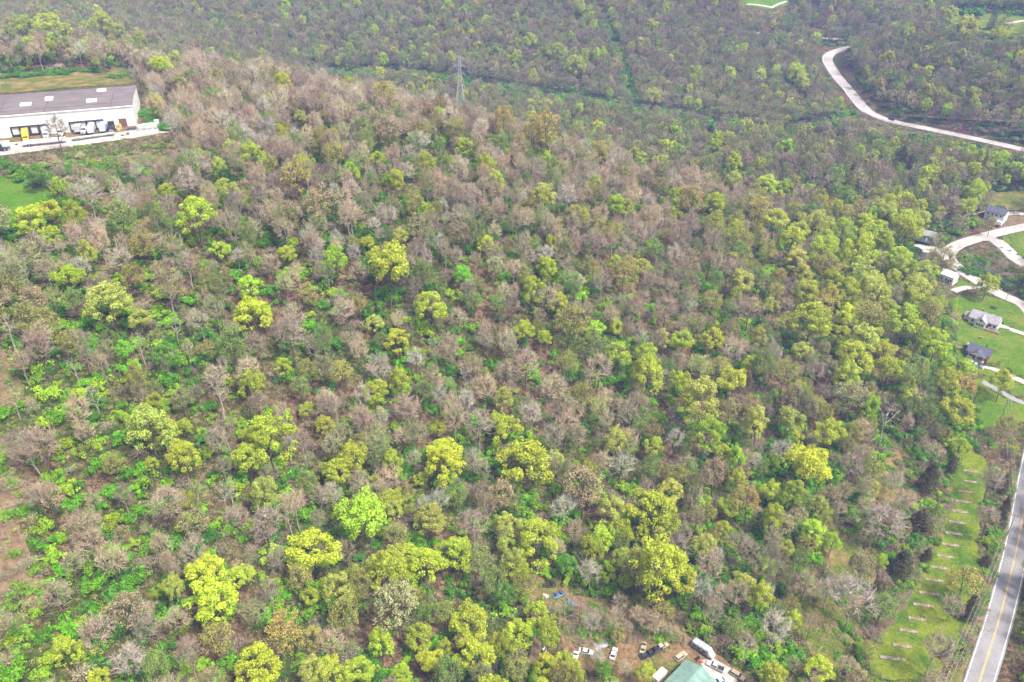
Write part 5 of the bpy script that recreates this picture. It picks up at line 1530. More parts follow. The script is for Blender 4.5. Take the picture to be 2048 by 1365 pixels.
# ------------------------------------------------------------------ which tree stands where
TINT = {'Y': (.44, .52, .05), 'B': (.52, .60, .045), 'L': (.40, .57, .04), 'V': (.24, .60, .03), 'G': (.14, .33, .04), 'y': (.45, .50, .10), 'g': (.27, .41, .09),
        'O': (.44, .43, .11), 'D': (.50, .43, .11), 'P': (.47, .46, .22), 'R': (.42, .33, .14), 'T': (.50, .42, .23), 'E': (.55, .42, .12)}
FULL = "YBLVGy"
WORDS = {'Y': "yellow-green", 'B': "bright yellow", 'L': "lime-green", 'V': "vivid lime", 'G': "mid-green", 'y': "pale yellow", 'g': "pale green", 'O': "olive-tan", 'D': "golden", 'P': "cream-coloured", 'R': "orange-brown", 'T': "tan", 'E': "orange-yellow"}
LEAFY = """419 1152 70 B;477 1159 55 Y;433 1210 85 B;429 1278 70 O;520 1335 82 B;201 1357 38 B;361 917 60 Y;300 931 26 Y;494 924 58 Y;
735 1036 95 L;623 1101 90 Y;861 1050 60 y;793 1074 45 O;779 1138 85 Y;854 1135 80 B;813 1111 52 Y;905 1104 66 Y;950 1125 68 g;990 1166 60 g;796 1210 100 P;599 1159 55 O;626 1193 40 Y;551 1268 85 D;623 1282 50 O;684 1230 60 O;623 1340 55 y;664 1340 60 Y;715 1343 62 Y;762 1292 52 B;841 1278 52 Y;851 1326 55 B;946 1241 76 Y;888 931 75 B;841 958 26 Y;619 968 50 g;916 982 50 g;1008 1091 42 y;
1048 925 100 Y;1167 975 75 T;1221 1030 50 y;1300 1019 85 Y;1341 982 56 y;1283 1070 36 Y;1327 1036 60 Y;1453 1009 46 Y;1497 1006 56 D;1075 1087 80 Y;1020 1057 50 y;1320 1132 105 Y;1283 1135 70 O;1358 1152 70 Y;1409 1091 45 y;1037 1271 56 B;1092 1336 46 B;1030 1336 56 O;1235 1275 28 E;1007 1190 46 G;1290 1350 38 Y;1204 1343 32 G;1133 1132 42 G;1327 1227 40 O;1470 1258 45 g;
1619 931 80 B;1544 982 42 Y;1633 1057 46 L;1664 1087 36 L;1616 1087 40 O;1721 1138 60 P;1527 1193 50 Y;1643 1343 56 B;1933 1162 60 D;1735 1043 36 g;1735 1302 40 O;
102 477 36 Y;286 487 60 O;136 556 50 L;269 556 56 O;218 607 74 y;283 641 46 y;245 699 32 V;334 716 50 G;440 501 36 Y;501 579 38 L;508 631 64 B;412 695 36 O;296 862 84 y;324 866 58 Y;146 600 46 g;508 876 46 Y;368 856 36 Y;
773 535 80 Y;919 552 34 V;858 624 62 Y;520 627 40 B;572 511 34 Y;735 487 28 Y;800 477 36 y;793 688 48 Y;803 757 46 Y;749 784 50 Y;616 600 42 O;749 648 34 y;718 610 36 O;687 743 46 O;568 740 32 Y;599 777 42 g;537 879 84 Y;885 905 60 B;1020 865 60 Y;875 859 30 Y;612 821 30 Y;899 770 30 g;667 893 42 P;990 535 36 P;994 614 36 g;
1249 545 56 D;1283 532 36 y;1136 648 70 O;1051 665 40 Y;1191 661 42 L;1187 688 46 g;1238 712 50 Y;1286 709 42 Y;1296 743 70 Y;1361 770 56 Y;1409 808 80 y;1470 763 56 Y;1436 740 46 O;1140 723 50 O;1365 685 46 Y;1422 682 46 Y;1426 600 42 O;1092 678 26 Y;1313 501 40 g;1511 733 46 Y;1508 842 46 O;1307 896 36 Y;1409 866 60 L;1446 905 32 Y;
1582 477 46 Y;1643 504 60 Y;1718 504 64 Y;1742 470 50 Y;1817 460 60 Y;1796 508 46 Y;1721 545 60 y;1807 535 50 Y;1646 535 46 O;1561 552 30 D;1783 556 36 Y;1612 586 50 Y;1698 579 46 Y;1752 583 60 y;1834 573 60 y;1650 617 50 O;1691 634 50 B;1623 641 75 Y;1738 634 56 O;1807 644 60 Y;1858 627 60 O;1773 617 46 y;1875 688 58 B;1732 682 60 y;1684 675 42 Y;1773 699 44 Y;1708 719 66 Y;1691 753 50 Y;1776 746 56 Y;1892 723 36 L;1892 763 48 Y;1929 774 46 D;1936 742 40 Y;1912 818 68 Y;1524 729 56 g;1568 746 50 O;1517 845 50 y;1572 842 58 y;1650 866 62 Y;1616 910 44 Y;1922 893 38 Y;1977 566 46 Y;2008 763 50 Y;2011 849 36 O;1541 610 36 y;1704 798 64 P;1807 719 26 y;1888 522 46 O;1875 484 36 P;1598 700 40 y;1660 560 40 Y;1590 520 40 y;1690 460 44 Y;1540 500 38 O;1770 480 40 Y;1760 650 40 Y;1840 660 44 Y;1580 650 44 O;1610 545 40 y;1665 590 42 y;1715 610 40 Y;1555 585 36 O;1850 540 46 y;1825 600 44 Y;1600 460 40 y;1650 475 40 Y;
50 52 45 Y;100 45 46 Y;76 24 36 O;211 44 36 Y;240 62 24 y;283 78 26 Y;221 77 18 D;320 130 42 Y;351 116 26 y;511 310 40 Y;443 334 32 y;334 385 30 Y;392 429 62 Y;116 372 34 L;75 346 36 G;96 424 46 Y;62 444 56 Y;453 378 42 y;238 440 60 g;25 45 30 O;130 60 30 Y;
592 351 60 D;599 235 26 y;694 157 16 D;793 361 36 Y;647 399 60 T;664 307 46 O;827 405 36 O;929 293 36 Y;878 290 32 g;755 317 30 Y;1004 242 32 D;769 187 32 D;1001 283 32 g;854 327 36 Y;779 259 56 T;540 330 36 O;
1092 313 26 L;1092 392 46 y;1279 320 26 Y;1320 371 36 O;1385 402 52 R;1429 290 28 Y;1470 324 36 Y;1467 358 36 y;1429 405 36 Y;1232 412 36 L;1494 412 46 O;1433 174 24 D;1303 194 36 y;1116 102 40 y;1160 10 30 y;1146 133 40 y;1061 82 30 y;1099 259 50 D;1201 303 30 D;1060 262 36 D;
1534 371 40 Y;1568 371 30 Y;1592 146 36 Y;1602 167 30 y;1544 51 16 y;1905 27 26 y;1932 56 46 y;1997 66 30 Y;1946 187 28 y;1950 378 46 Y;1936 412 36 Y;1840 432 40 y;1817 440 46 Y;1636 443 54 y;1551 440 54 y;1517 419 46 O;1738 450 46 Y;1772 422 40 y;1704 364 18 Y;2010 50 26 O;1984 446 22 O;1690 430 40 O;1590 425 40 O"""
BARE = """946 1043 75 P;527 1046 80 P;691 1101 56 P;667 992 60 W;320 1010 85 P;1711 1196 105 W;1772 1046 84 W;1612 1169 66 P;1551 1261 80 W;1790 968 42 W;1905 1213 60 P;1871 1305 80 P;1984 961 60 P;1977 1043 66 P;
582 675 85 P;817 818 70 P;1008 740 46 P;974 682 46 P;711 552 46 P;687 624 56 T;520 695 60 P;919 640 50 T;957 852 70 P;1198 746 72 T;1051 733 70 P;1099 780 66 T;1204 566 56 P;1629 746 52 P;1420 1140 70 P;1400 1180 60 W;1130 1010 60 W;
368 368 70 W;177 388 66 W;252 402 50 W;96 545 56 P;240 520 60 W;640 1000 50 P;260 1320 90 W;350 1250 60 P;470 1040 60 P;1240 930 60 W;1350 880 50 W;1100 880 60 P;560 1120 50 P;1660 1180 60 W;1500 1110 60 P;1230 1240 55 T;1300 1250 50 T;1180 1150 60 W;1480 1080 55 P;720 790 50 W;430 760 60 T;400 640 60 T;1330 620 60 P;1500 620 60 P;1560 900 50 W;1700 930 60 P;1730 1010 50 P;112 262 52 N;1240 1215 45 T;1272 1230 45 T;1310 1243 50 T;1210 1250 40 P;1180 1250 45 W;1258 1262 34 T;1334 1268 30 P;1200 1318 38 W;1250 1335 34 T;1160 1225 40 P"""
DEAD = """190 800 60;150 740 50;25 800 70;12 650 60;280 690 60;350 660 60;438 790 60;445 995 70;1728 378 44;1629 361 36;1827 340 36;1485 147 24;1522 163 24;1773 835 70;870 700 50;1341 832 56;1180 760 50;335 725 40;1130 1215 60;1900 640 30;460 990 50"""
CEDAR = """1861 955 44 74;1843 1045 52 62;1807 1128 62 66;1854 1113 24 40;1752 1180 32 46;1827 1170 13 16;1943 1212 34 74;1975 1121 28 28;2014 1010 24 50;2004 1040 24 50;1895 1305 24 40;1926 1302 16 18;2012 965 26 50;1890 528 14 18;1806 310 24 40;1790 330 22 36;1822 325 20 36;1421 259 16 24;262 145 16 18;1905 930 24 44"""
SPRUCE = """1990 32 24 44;1953 40 22 30"""
def parse(s, n):
    out = []
    for q in s.replace("\n", "").split(";"):
        q = q.split()
        if q: out.append([float(a) for a in q[:n]] + q[n:])
    return out

PROTECT = [  # photographed outlines that the wood does not cover: nothing random may stand in front of them
 [(0, 160), (280, 160), (290, 250), (340, 250), (340, 300), (110, 322), (0, 326)],
 [(0, 362), (60, 366), (95, 384), (60, 408), (0, 420)],
 [(1636, 95), (1700, 88), (1690, 118), (1740, 195), (1790, 228), (1870, 245), (2048, 285), (2048, 306), (1860, 268), (1740, 240), (1690, 195), (1645, 135)],
 [(1480, -20), (1580, -20), (1582, 12), (1545, 22), (1485, 14)], [(1715, -20), (1860, -20), (1850, 4), (1790, 8)],
 [(1890, 30), (2048, 28), (2048, 72), (1960, 66), (1895, 48)],
 [(1968, 412), (2048, 408), (2048, 480), (2000, 492), (2048, 512), (2048, 545), (1990, 505), (1905, 512), (1915, 530), (1960, 552), (2048, 600), (2048, 900), (1975, 870), (1960, 800), (1935, 745), (1915, 700), (1915, 640), (1925, 590), (1885, 580), (1880, 520), (1830, 492), (1832, 460), (1870, 462), (1890, 485), (1960, 462), (1975, 445)],
 [(1925, 905), (1960, 900), (1985, 935), (1972, 1010), (1960, 1080), (1965, 1140), (1955, 1210), (1925, 1290), (1860, 1365), (1740, 1365), (1745, 1300), (1800, 1210), (1840, 1150), (1870, 1080), (1895, 1000)],
 [(1960, 1230), (2000, 1100), (2030, 940), (2048, 880), (2048, 1365), (1880, 1365)],
 [(1140, 1290), (1240, 1290), (1280, 1275), (1350, 1275), (1390, 1278), (1450, 1310), (1500, 1365), (1300, 1365), (1280, 1330), (1140, 1330)],
 [(1080, 1160), (1150, 1175), (1150, 1215), (1090, 1200)],
 [(0, 890), (28, 935), (40, 1010), (52, 1080), (75, 1140), (60, 1200), (0, 1200)],
]
OPEN_ZONE = [  # pixel areas with only a few trees
 [(1760, 870), (1830, 880), (1840, 940), (1800, 1010), (1740, 1000)], [(1650, 1080), (1740, 1090), (1750, 1230), (1700, 1330), (1620, 1330), (1600, 1240)],
 [(0, 780), (20, 800), (45, 930), (60, 1090), (110, 1180), (80, 1230), (30, 1330), (0, 1365)],
]
COVER = ["2222333333222333", "3312133344332334", "3323333444334455", "5454455443334455", "4544344433233345", "7754334443333344", "9864333443344445", "8864444554446554", "8854334455445544", "8863355555455444", "9764555443545443"]
LEAFMAP = ["3322233433223345", "2211122333333344", "1112233333333445", "3333333333344564", "3333333233344772", "3332333333334773", "2233333333445663", "2233344455544432", "2233445556655432", "2244566566655532", "2344667666545432"]
def cell(mp, px, py):
    c = int(min(15, max(0, px // 128))); r = int(min(10, max(0, py // 124.1)))
    return int(mp[r][c])

rng = random.Random(77)
nrg = np.random.default_rng(7)
TREES = []     # dict(kind, proto, x, y, z, s, sz, rot, tint, word, px, py, w, listed)
def place(kind, px, py, wpx, tint, hpx=None, word=None, listed=True, sz=None):
    pi = rng.randrange(len(PROTO[kind]))
    pr = PROTO[kind][pi]
    # width in metres follows from the distance; iterate crown height
    t = 330.0
    for _ in range(4):
        s = wpx * t / FPX / pr["D"]
        k = sz or 1.0
        up = .64 * pr["H"] * s * k if kind not in ("shrub", "cedar", "spruce") else .5 * pr["H"] * s * k
        if hpx: k = min(2.2, hpx * t / FPX / .85 / (pr["H"] * s)); up = .5 * pr["H"] * s * k
        d = ray(px, py); tt = np.arange(120, 1400, 1.5)
        i = int(np.argmax(CAM_Z + d[2] * tt < base_height(d[0] * tt, d[1] * tt) + up))
        t = tt[i]
    x, y = d[0] * t, d[1] * t
    TREES.append(dict(kind=kind, pi=pi, x=x, y=y, z=h1(x, y), s=s, sz=s * k, rot=rng.uniform(0, 6.28), tint=tint, word=word, px=px, py=py, w=wpx, t=t, listed=listed))
def jit(c, a=.12):
    k = 1 + rng.uniform(-a, a)
    return tuple(max(.01, v * k * (1 + rng.uniform(-.07, .07))) for v in c)
for px, py, w, code in parse(LEAFY, 3):
    place("leafy" if code in FULL else "budding", px, py, w * 1.12, jit(TINT[code]), word=WORDS[code], sz=rng.uniform(.95, 1.2))
TW = {'P': (.335, .27, .20), 'W': (.40, .365, .30), 'T': (.40, .33, .22), 'N': (.27, .22, .16), 'K': (.28, .30, .13)}
TWW = {'P': "pinkish-brown", 'W': "silver-grey", 'T': "tan", 'N': "brown", 'K': "olive-brown"}
for px, py, w, code in parse(BARE, 3):
    place("bare", px, py, w, jit(TW[code]), word=TWW[code], sz=rng.uniform(.95, 1.15))
for px, py, w in parse(DEAD, 3):
    place("dead", px, py, w * .8, (.6, .56, .52), word="white", sz=rng.uniform(1.0, 1.25))
for px, py, w, hh in parse(CEDAR, 4):
    place("cedar", px, py, w, jit((.12, .125, .055)), hpx=hh * .88, word="dark")
for px, py, w, hh in parse(SPRUCE, 4):
    place("spruce", px, py, w, (.05, .09, .06), hpx=hh, word="dark")

BELTS = [([(0, 158), (70, 152), (140, 148), (190, 143)], 26, "G"), ([(620, 143), (760, 150), (900, 165), (1000, 180), (1120, 198), (1260, 222), (1380, 240), (1500, 262)], 150, "F"), ([(1196, 25), (1210, 50), (1222, 75), (1235, 110), (1248, 150), (1258, 190), (1275, 215)], 60, "F"), ([(1560, 270), (1620, 258), (1690, 240), (1712, 238)], 22, "F"), ([(1835, 455), (1890, 450), (1930, 460)], 14, "G"), ([(1900, 27), (1960, 26), (2048, 30)], 18, "F"), ([(105, 380), (70, 362), (10, 352)], 14, "G"), ([(1740, 245), (1700, 215), (1700, 160)], 0, "F"),
         ([(1930, 545), (1960, 550), (2000, 570)], 14, "G"), ([(300, 225), (295, 245), (330, 262), (350, 258)], 14, "G"), ([(215, 160), (262, 150), (272, 160)], 10, "G")]
for pts, n, code in BELTS:
    if code != "F": continue
    P2 = [lay(*p)[:2] for p in pts]
    d_ = unit(P2[-1] - P2[0])
    radial = abs(d_[1]) > .8
    left = [p + (np.array([-5, 0]) if radial else np.array([0, -24])) for p in P2]; right = [p + (np.array([5, 0]) if radial else np.array([0, 5])) for p in P2]
    CLEAR.append(np.array(left + right[::-1])); SOFT.append(False); CLEAR_NAME.append("")
# random woodland on a jittered grid
def in_any(polys, x, y):
    r = np.zeros(np.shape(x), bool)
    for p in polys: r |= inside(p, x, y)
    return r
def road_dist(x, y):
    d = np.full(x.shape, 1e9)
    for key, (path, zs, half) in ROADS.items():
        sel = _near(path, zs, half, x, y, 12.0)
        for i in range(0, len(sel), 4000):
            ss = sel[i:i + 4000]
            d2 = ((x[ss, None] - path[:, 0]) ** 2 + (y[ss, None] - path[:, 1]) ** 2).min(1)
            d[ss] = np.minimum(d[ss], np.sqrt(d2) - half)
    return d
def candidates(step, jitter):
    X, Y = np.meshgrid(np.arange(-560, 760, step), np.arange(95, 1080, step))
    X = (X + nrg.uniform(-jitter, jitter, X.shape) * step).ravel(); Y = (Y + nrg.uniform(-jitter, jitter, Y.shape) * step).ravel()
    Z = base_height(X, Y)
    px, py, dep = project(X, Y, Z + 9)
    ok = (px > -330) & (px < 2380) & (py > -170) & (py < 1560)
    X, Y, Z, px, py, dep = [a[ok] for a in (X, Y, Z, px, py, dep)]
    ok = ~in_any(CLEAR, X, Y) & (road_dist(X, Y) > 1.8)
    for cx, cy, hx, hy, yaw, pz, soft in PADS[1:] + [(*(WH_B - WH_U * 46 + WH_V * 20)[:2], 48, 24, WH_YAW, 0, 0)]:
        c, s = math.cos(yaw), math.sin(yaw)
        u = (X - cx) * c + (Y - cy) * s; v = -(X - cx) * s + (Y - cy) * c
        ok &= ~((np.abs(u) < hx) & (np.abs(v) < hy))
    return [a[ok] for a in (X, Y, Z, px, py, dep)]
LX = np.array([t["x"] for t in TREES]); LY = np.array([t["y"] for t in TREES]); LR = np.array([PROTO[t["kind"]][t["pi"]]["D"] * t["s"] * .5 for t in TREES])
LPX = np.array([t["px"] for t in TREES]); LPY = np.array([t["py"] for t in TREES]); LW = np.array([t["w"] for t in TREES]); LT = np.array([t["t"] for t in TREES])
def blocks(X, Y, Z, hgt, rad, dep, keep_world, keep_pix):
    """True where a plant of that size would stand on, or hide, something placed by hand"""
    bad = np.zeros(len(X), bool)
    pts = []
    for f, sx in ((.02, 0), (.35, 0), (.65, -.8), (.65, .8), (.95, 0)):
        pts.append(project(X + rad * sx, Y, Z + hgt * f))
    for px, py, _ in pts:
        bad |= in_any(PROTECT, px, py)
    px, py, _ = pts[1]; pxt, pyt, _ = pts[4]; pxm, pym, _ = project(X, Y, Z + hgt * .62)
    wpx = rad * FPX / dep
    for i in range(len(LX)):
        near = np.hypot(X - LX[i], Y - LY[i]) < (LR[i] + rad) * keep_world
        inf = (dep < LT[i] - 1) & (np.hypot((pxm - LPX[i]), (pym - LPY[i]) * 1.0) < (LW[i] * .5 + wpx * .75) * keep_pix)
        bad |= near | inf
    return bad
X, Y, Z, px, py, dep = candidates(5.8, .45)
H_ = nrg.uniform(10, 20, len(X)); rad = H_ * nrg.uniform(.20, .33, len(X))
far_k = np.clip((dep - 450) / 250, 0, 1)
bad = blocks(X, Y, Z, H_, rad, dep, .70, .92)
op = in_any(OPEN_ZONE, px, py) & (nrg.uniform(size=len(X)) > .12)
ok = ~bad & ~op
patch = np.sin(X * .035 + 1.0) * np.sin(Y * .041 + 2.2) + .6 * np.sin(X * .083 + Y * .06)
n_rand = 0
for i in np.where(ok)[0]:
    lm = cell(LEAFMAP, px[i], py[i])
    r = rng.random()
    pl = lm / 10 * (1.08 if lm >= 5 else .52) * (1 + .6 * patch[i])
    cv = cell(COVER, px[i], py[i])
    if cv >= 6 and rng.random() < (cv - 5) * .16: continue
    if r < pl * (.62 if lm >= 5 else .5):
        kind = "leafy"; code = rng.choice("YYYyyLg"); tint = jit(tuple(c * .95 for c in TINT[code]), .18); word = WORDS[code]
        kind = "leafy" if code in FULL else "budding"
    elif r < pl + .12:
        kind = "budding"; code = rng.choice("OOyggPTg"); tint = jit(tuple(c * .85 for c in TINT[code]), .18); word = WORDS[code]
    else:
        kind = "bare"; far_ = dep[i] > 500; top_ = Z[i] > 52 and Y[i] > 335 and not far_
        code = rng.choice("NKKKKP" if far_ else ("PPTTWT" if top_ else "PPPNTTTWK")); tint = jit(tuple(c * (.95 if far_ else (1.04 if top_ else 1.0)) for c in TW[code]), .2); word = TWW[code]
    pi = rng.randrange(len(PROTO[kind])); pr = PROTO[kind][pi]
    s = rad[i] * 2 / pr["D"]
    TREES.append(dict(kind=kind, pi=pi, x=X[i], y=Y[i], z=Z[i], s=s, sz=H_[i] / pr["H"], rot=rng.uniform(0, 6.28), tint=tint, word=word, px=px[i], py=py[i], w=rad[i] * 2 * FPX / dep[i], t=dep[i], listed=False))
# undergrowth
X, Y, Z, px, py, dep = candidates(4.0, .45)
ok = np.zeros(len(X), bool)
rr = nrg.uniform(size=len(X))
patch = np.sin(X * .05 + 2.0) * np.sin(Y * .06 + .4) + .7 * np.sin(X * .13 + Y * .09 + 1)
cov = np.array([cell(COVER, a, b) for a, b in zip(px, py)]) / 9.0
sz_ = nrg.uniform(.6, 1.45, len(X))
bad = blocks(X, Y, Z, 2.6 * sz_, 1.9 * sz_, dep, .0, .62)
op = in_any(OPEN_ZONE, px, py) & (nrg.uniform(size=len(X)) > .25)
for i in np.where(~bad & ~op)[0]:
    pg_ = .06 + cov[i] * (1.0 + .4 * patch[i])
    if rr[i] < pg_:
        kind = "shrub"; tint = jit(rng.choice([(.13, .36, .02), (.19, .45, .02), (.27, .48, .03), (.09, .26, .03), (.34, .50, .035)]), .2)
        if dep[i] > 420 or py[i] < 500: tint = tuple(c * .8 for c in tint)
        word = "dark green" if tint[1] < .3 else ("yellowish-green" if tint[0] > .24 else ("bright green" if tint[1] > .4 else "green"))
    elif rr[i] < pg_ + .25:
        kind = "brush"; tint = jit(rng.choice([TW['P'], TW['T'], TW['N'], (.30, .33, .16)]), .2); word = "grey-brown"
    else: continue
    pi = rng.randrange(len(PROTO[kind])); pr = PROTO[kind][pi]
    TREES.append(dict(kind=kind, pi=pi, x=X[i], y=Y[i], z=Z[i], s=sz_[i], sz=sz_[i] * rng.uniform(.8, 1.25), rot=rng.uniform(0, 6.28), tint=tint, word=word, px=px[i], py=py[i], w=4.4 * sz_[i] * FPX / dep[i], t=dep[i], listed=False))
# low weeds and fallen wood on the floor of the near wood
X, Y = np.meshgrid(np.arange(-230, 330, 2.5), np.arange(100, 430, 2.5))
X = (X + nrg.uniform(-1.2, 1.2, X.shape)).ravel(); Y = (Y + nrg.uniform(-1.2, 1.2, Y.shape)).ravel()
Z = base_height(X, Y)
px, py, dep = project(X, Y, Z)
ok = (px > -60) & (px < 2110) & (py > 150) & (py < 1430) & (road_dist(X, Y) > 1.0)
X, Y, Z, px, py, dep = [a[ok] for a in (X, Y, Z, px, py, dep)]
keep_off = [p for p, soft in zip(CLEAR, SOFT) if not soft]
ok = ~in_any(keep_off, X, Y)
for cx, cy, hx, hy, yaw, pz, soft in PADS[1:]:
    c, s = math.cos(yaw), math.sin(yaw)
    ok &= ~((np.abs((X - cx) * c + (Y - cy) * s) < hx) & (np.abs(-(X - cx) * s + (Y - cy) * c) < hy))
soft_in = in_any([p for p, soft in zip(CLEAR, SOFT) if soft], X, Y)
ok &= ~(soft_in & (nrg.uniform(size=len(X)) < .25))
Z = height(X, Y)
for i in np.where(ok)[0]:
    g = rng.random()
    gk = .25 + .06 * cell(COVER, px[i], py[i])
    kind = "weeds" if g < gk else "litter"
    if kind == "weeds": tint = jit(rng.choice([(.16, .34, .04), (.24, .38, .05), (.30, .34, .08), (.36, .30, .14)]), .25)
    else: tint = jit(rng.choice([(.26, .19, .13), (.34, .25, .18), (.20, .155, .115), (.40, .33, .25)]), .2)
    s = rng.uniform(.6, 1.4)
    TREES.append(dict(kind=kind, pi=rng.randrange(len(PROTO[kind])), x=X[i], y=Y[i], z=Z[i] + (.1 if soft_in[i] else .05), s=s, sz=s, rot=rng.uniform(0, 6.28), tint=tint, word="", px=px[i], py=py[i], w=1.0, t=dep[i], listed=False))
# grass tufts on the mown lawns
for p, nm in zip(CLEAR, CLEAR_NAME):
    if nm not in ("lawn", "strip_lawn", "grass_clearing", "grass_patch"): continue
    lo, hi = p.min(0), p.max(0); n = int((hi[0] - lo[0]) * (hi[1] - lo[1]) / (1.6 if nm != "lawn" else 3.0))
    X = nrg.uniform(lo[0], hi[0], n); Y = nrg.uniform(lo[1], hi[1], n)
    ok = inside(p, X, Y) & (road_dist(X, Y) > .6); X, Y = X[ok], Y[ok]
    Z = height(X, Y)
    for k in range(len(X)):
        s = rng.uniform(.5, 1.1)
        tint = jit(rng.choice([(.26, .36, .04), (.16, .30, .03), (.38, .40, .08), (.20, .34, .04)] if nm != "lawn" else [(.15, .34, .03), (.20, .38, .04), (.26, .36, .06)]), .2)
        TREES.append(dict(kind="tuft", pi=rng.randrange(len(PROTO["tuft"])), x=X[k], y=Y[k], z=Z[k] + .1, s=s, sz=s * .8, rot=rng.uniform(0, 6.28), tint=tint, word="", px=0, py=0, w=1.0, t=300, listed=False))
# brush below the loading yard, on the dirt slope, in the scrap yard and on the bank beside the strips
for quad, n, kinds in (([(0, 326), (110, 320), (300, 304), (345, 300), (345, 330), (200, 345), (0, 350)], 130, "bbs"), ([(0, 880), (40, 900), (60, 1080), (120, 1185), (60, 1240), (0, 1365)], 90, "bbs"), ([(1130, 1210), (1230, 1215), (1330, 1262), (1390, 1290), (1290, 1285), (1150, 1290), (1125, 1250)], 150, "bbbs"), ([(1890, 985), (1905, 1000), (1850, 1140), (1775, 1255), (1762, 1245), (1840, 1110)], 70, "bbs"), ([(1960, 1240), (1990, 1140), (2015, 1010), (2030, 960), (2010, 980), (1975, 1130), (1940, 1240), (1900, 1340), (1915, 1340)], 70, "bbs"), ([(1770, 880), (1830, 900), (1820, 990), (1760, 1000)], 25, "bs"), ([(1620, 1200), (1740, 1120), (1735, 1250), (1680, 1330)], 40, "bs")):
    W4 = np.array([lay(*p)[:2] for p in quad])
    lo, hi = W4.min(0), W4.max(0); k = 0; guard = 0
    while k < n and guard < 6000:
        guard += 1
        q = np.array([rng.uniform(lo[0], hi[0]), rng.uniform(lo[1], hi[1])])
        if not inside(W4, q[:1], q[1:])[0]: continue
        z = h1(q[0], q[1]); c_ = rng.choice(kinds); s_ = rng.uniform(.35, 1.0)
        a, b, dp = project(q[0], q[1], z + 2.2 * s_)
        if in_any(PROTECT[:1] + PROTECT[9:11], a[None] if np.ndim(a) else np.array([a]), np.array([b]))[0] and rng.random() < .85: continue
        k += 1
        if c_ == "s": kind, tint = "shrub", jit(rng.choice([(.16, .36, .03), (.24, .42, .05)]), .2)
        else: kind, tint = "brush", jit(rng.choice([TW['T'], TW['P'], (.40, .33, .18), (.34, .36, .16)]), .2)
        TREES.append(dict(kind=kind, pi=rng.randrange(len(PROTO[kind])), x=q[0], y=q[1], z=z, s=s_, sz=s_, rot=rng.uniform(0, 6.28), tint=tint, word="green", px=float(a), py=float(b), w=4.4 * s_ * FPX / float(dp), t=float(dp), listed=False))
# hand-placed shrubs: green belts and hedges
for pts, n, code in BELTS:
    if not n: continue
    P2 = [lay(*p)[:2] for p in pts]
    L = np.cumsum([0] + [np.linalg.norm(b - a) for a, b in zip(P2[:-1], P2[1:])])
    for k in range(n):
        u = rng.uniform(0, L[-1]); j = int(np.searchsorted(L, u)) - 1; j = max(0, min(j, len(P2) - 2))
        q = P2[j] + (P2[j + 1] - P2[j]) * ((u - L[j]) / (L[j + 1] - L[j])) + np.array([rng.uniform(-3, 3), rng.uniform(-2, 2) if code == 'G' else rng.uniform(-16, 4)])
        z = h1(q[0], q[1]); s = rng.uniform(.8, 1.4) * (1.7 if code == "F" else 1)
        a, b, dp = project(q[0], q[1], z + 1.5)
        TREES.append(dict(kind="shrub", pi=rng.randrange(5), x=q[0], y=q[1], z=z, s=s, sz=s * .95, rot=rng.uniform(0, 6.28), tint=jit((.10, .30, .03)), word="green", px=float(a), py=float(b), w=4.4 * s * FPX / float(dp), t=float(dp), listed=False))

# ------------------------------------------------------------------ labels
def zone(px, py, t):
    if px < 330 and py < 160: return "behind the warehouse"
    if px < 480 and py < 460: return "between warehouse yard and left field"
    if t > 520: 
        return "on the far slope before the pylon" if px < 900 else ("on the far slope past the pylon" if px < 1480 else "around the pale hill road")
    if px > 1640 and py > 850: return "around the lawn of concrete strips"
    if 1060 < px < 1520 and py > 1110: return "around the scrap yard"
    if px > 1480 and 430 < py <= 900: return "in the leafing wood below the hamlet" if py > 640 else "in the leafing wood above the houses"
    if py < 470: return "along the wooded ridge top"
    col = "left" if px < 520 else ("centre-left" if px < 1000 else "centre-right")
    row = "upper" if py < 640 else ("middle" if py < 900 else "lower")
    return f"on the {row} {col} hillside"
def size_word(w):
    return "big" if w > 66 else ("medium" if w > 42 else "small")
def nth(k):
    return ORD[k] if k < 17 else f"{k + 1}" + {1: "st", 2: "nd", 3: "rd"}.get((k + 1) % 10, "th")

# ------------------------------------------------------------------ individual trees
SHOW = {"leafy": 300, "budding": 300, "bare": 300, "dead": 60, "cedar": 60, "spruce": 5, "shrub": 290, "brush": 0, "weeds": 0, "litter": 0, "tuft": 0}
NAME = {"leafy": ("leafing_tree", "leafing tree"), "budding": ("budding_tree", "budding tree"), "bare": ("bare_tree", "bare tree"), "dead": ("dead_tree", "dead tree"), "cedar": ("cedar_tree", "cedar"), "spruce": ("spruce_tree", "spruce"), "shrub": ("green_bush", "bush")}
GROUP = {"leafy": "leafing trees of the wooded hill", "budding": "budding trees of the wooded hill", "bare": "bare trees of the wooded hill", "dead": "pale dead trees of the wooded hill", "cedar": "dark cedars", "spruce": "spruces on the far field", "shrub": "green bushes of the wooded hill"}
REST = []
for t in TREES: t['asp'] = rng.uniform(.78, 1.18); t['lean'] = (rng.gauss(0, .06), rng.gauss(0, .06)) if t['kind'] in ('leafy', 'budding', 'bare', 'dead') else (0, 0)
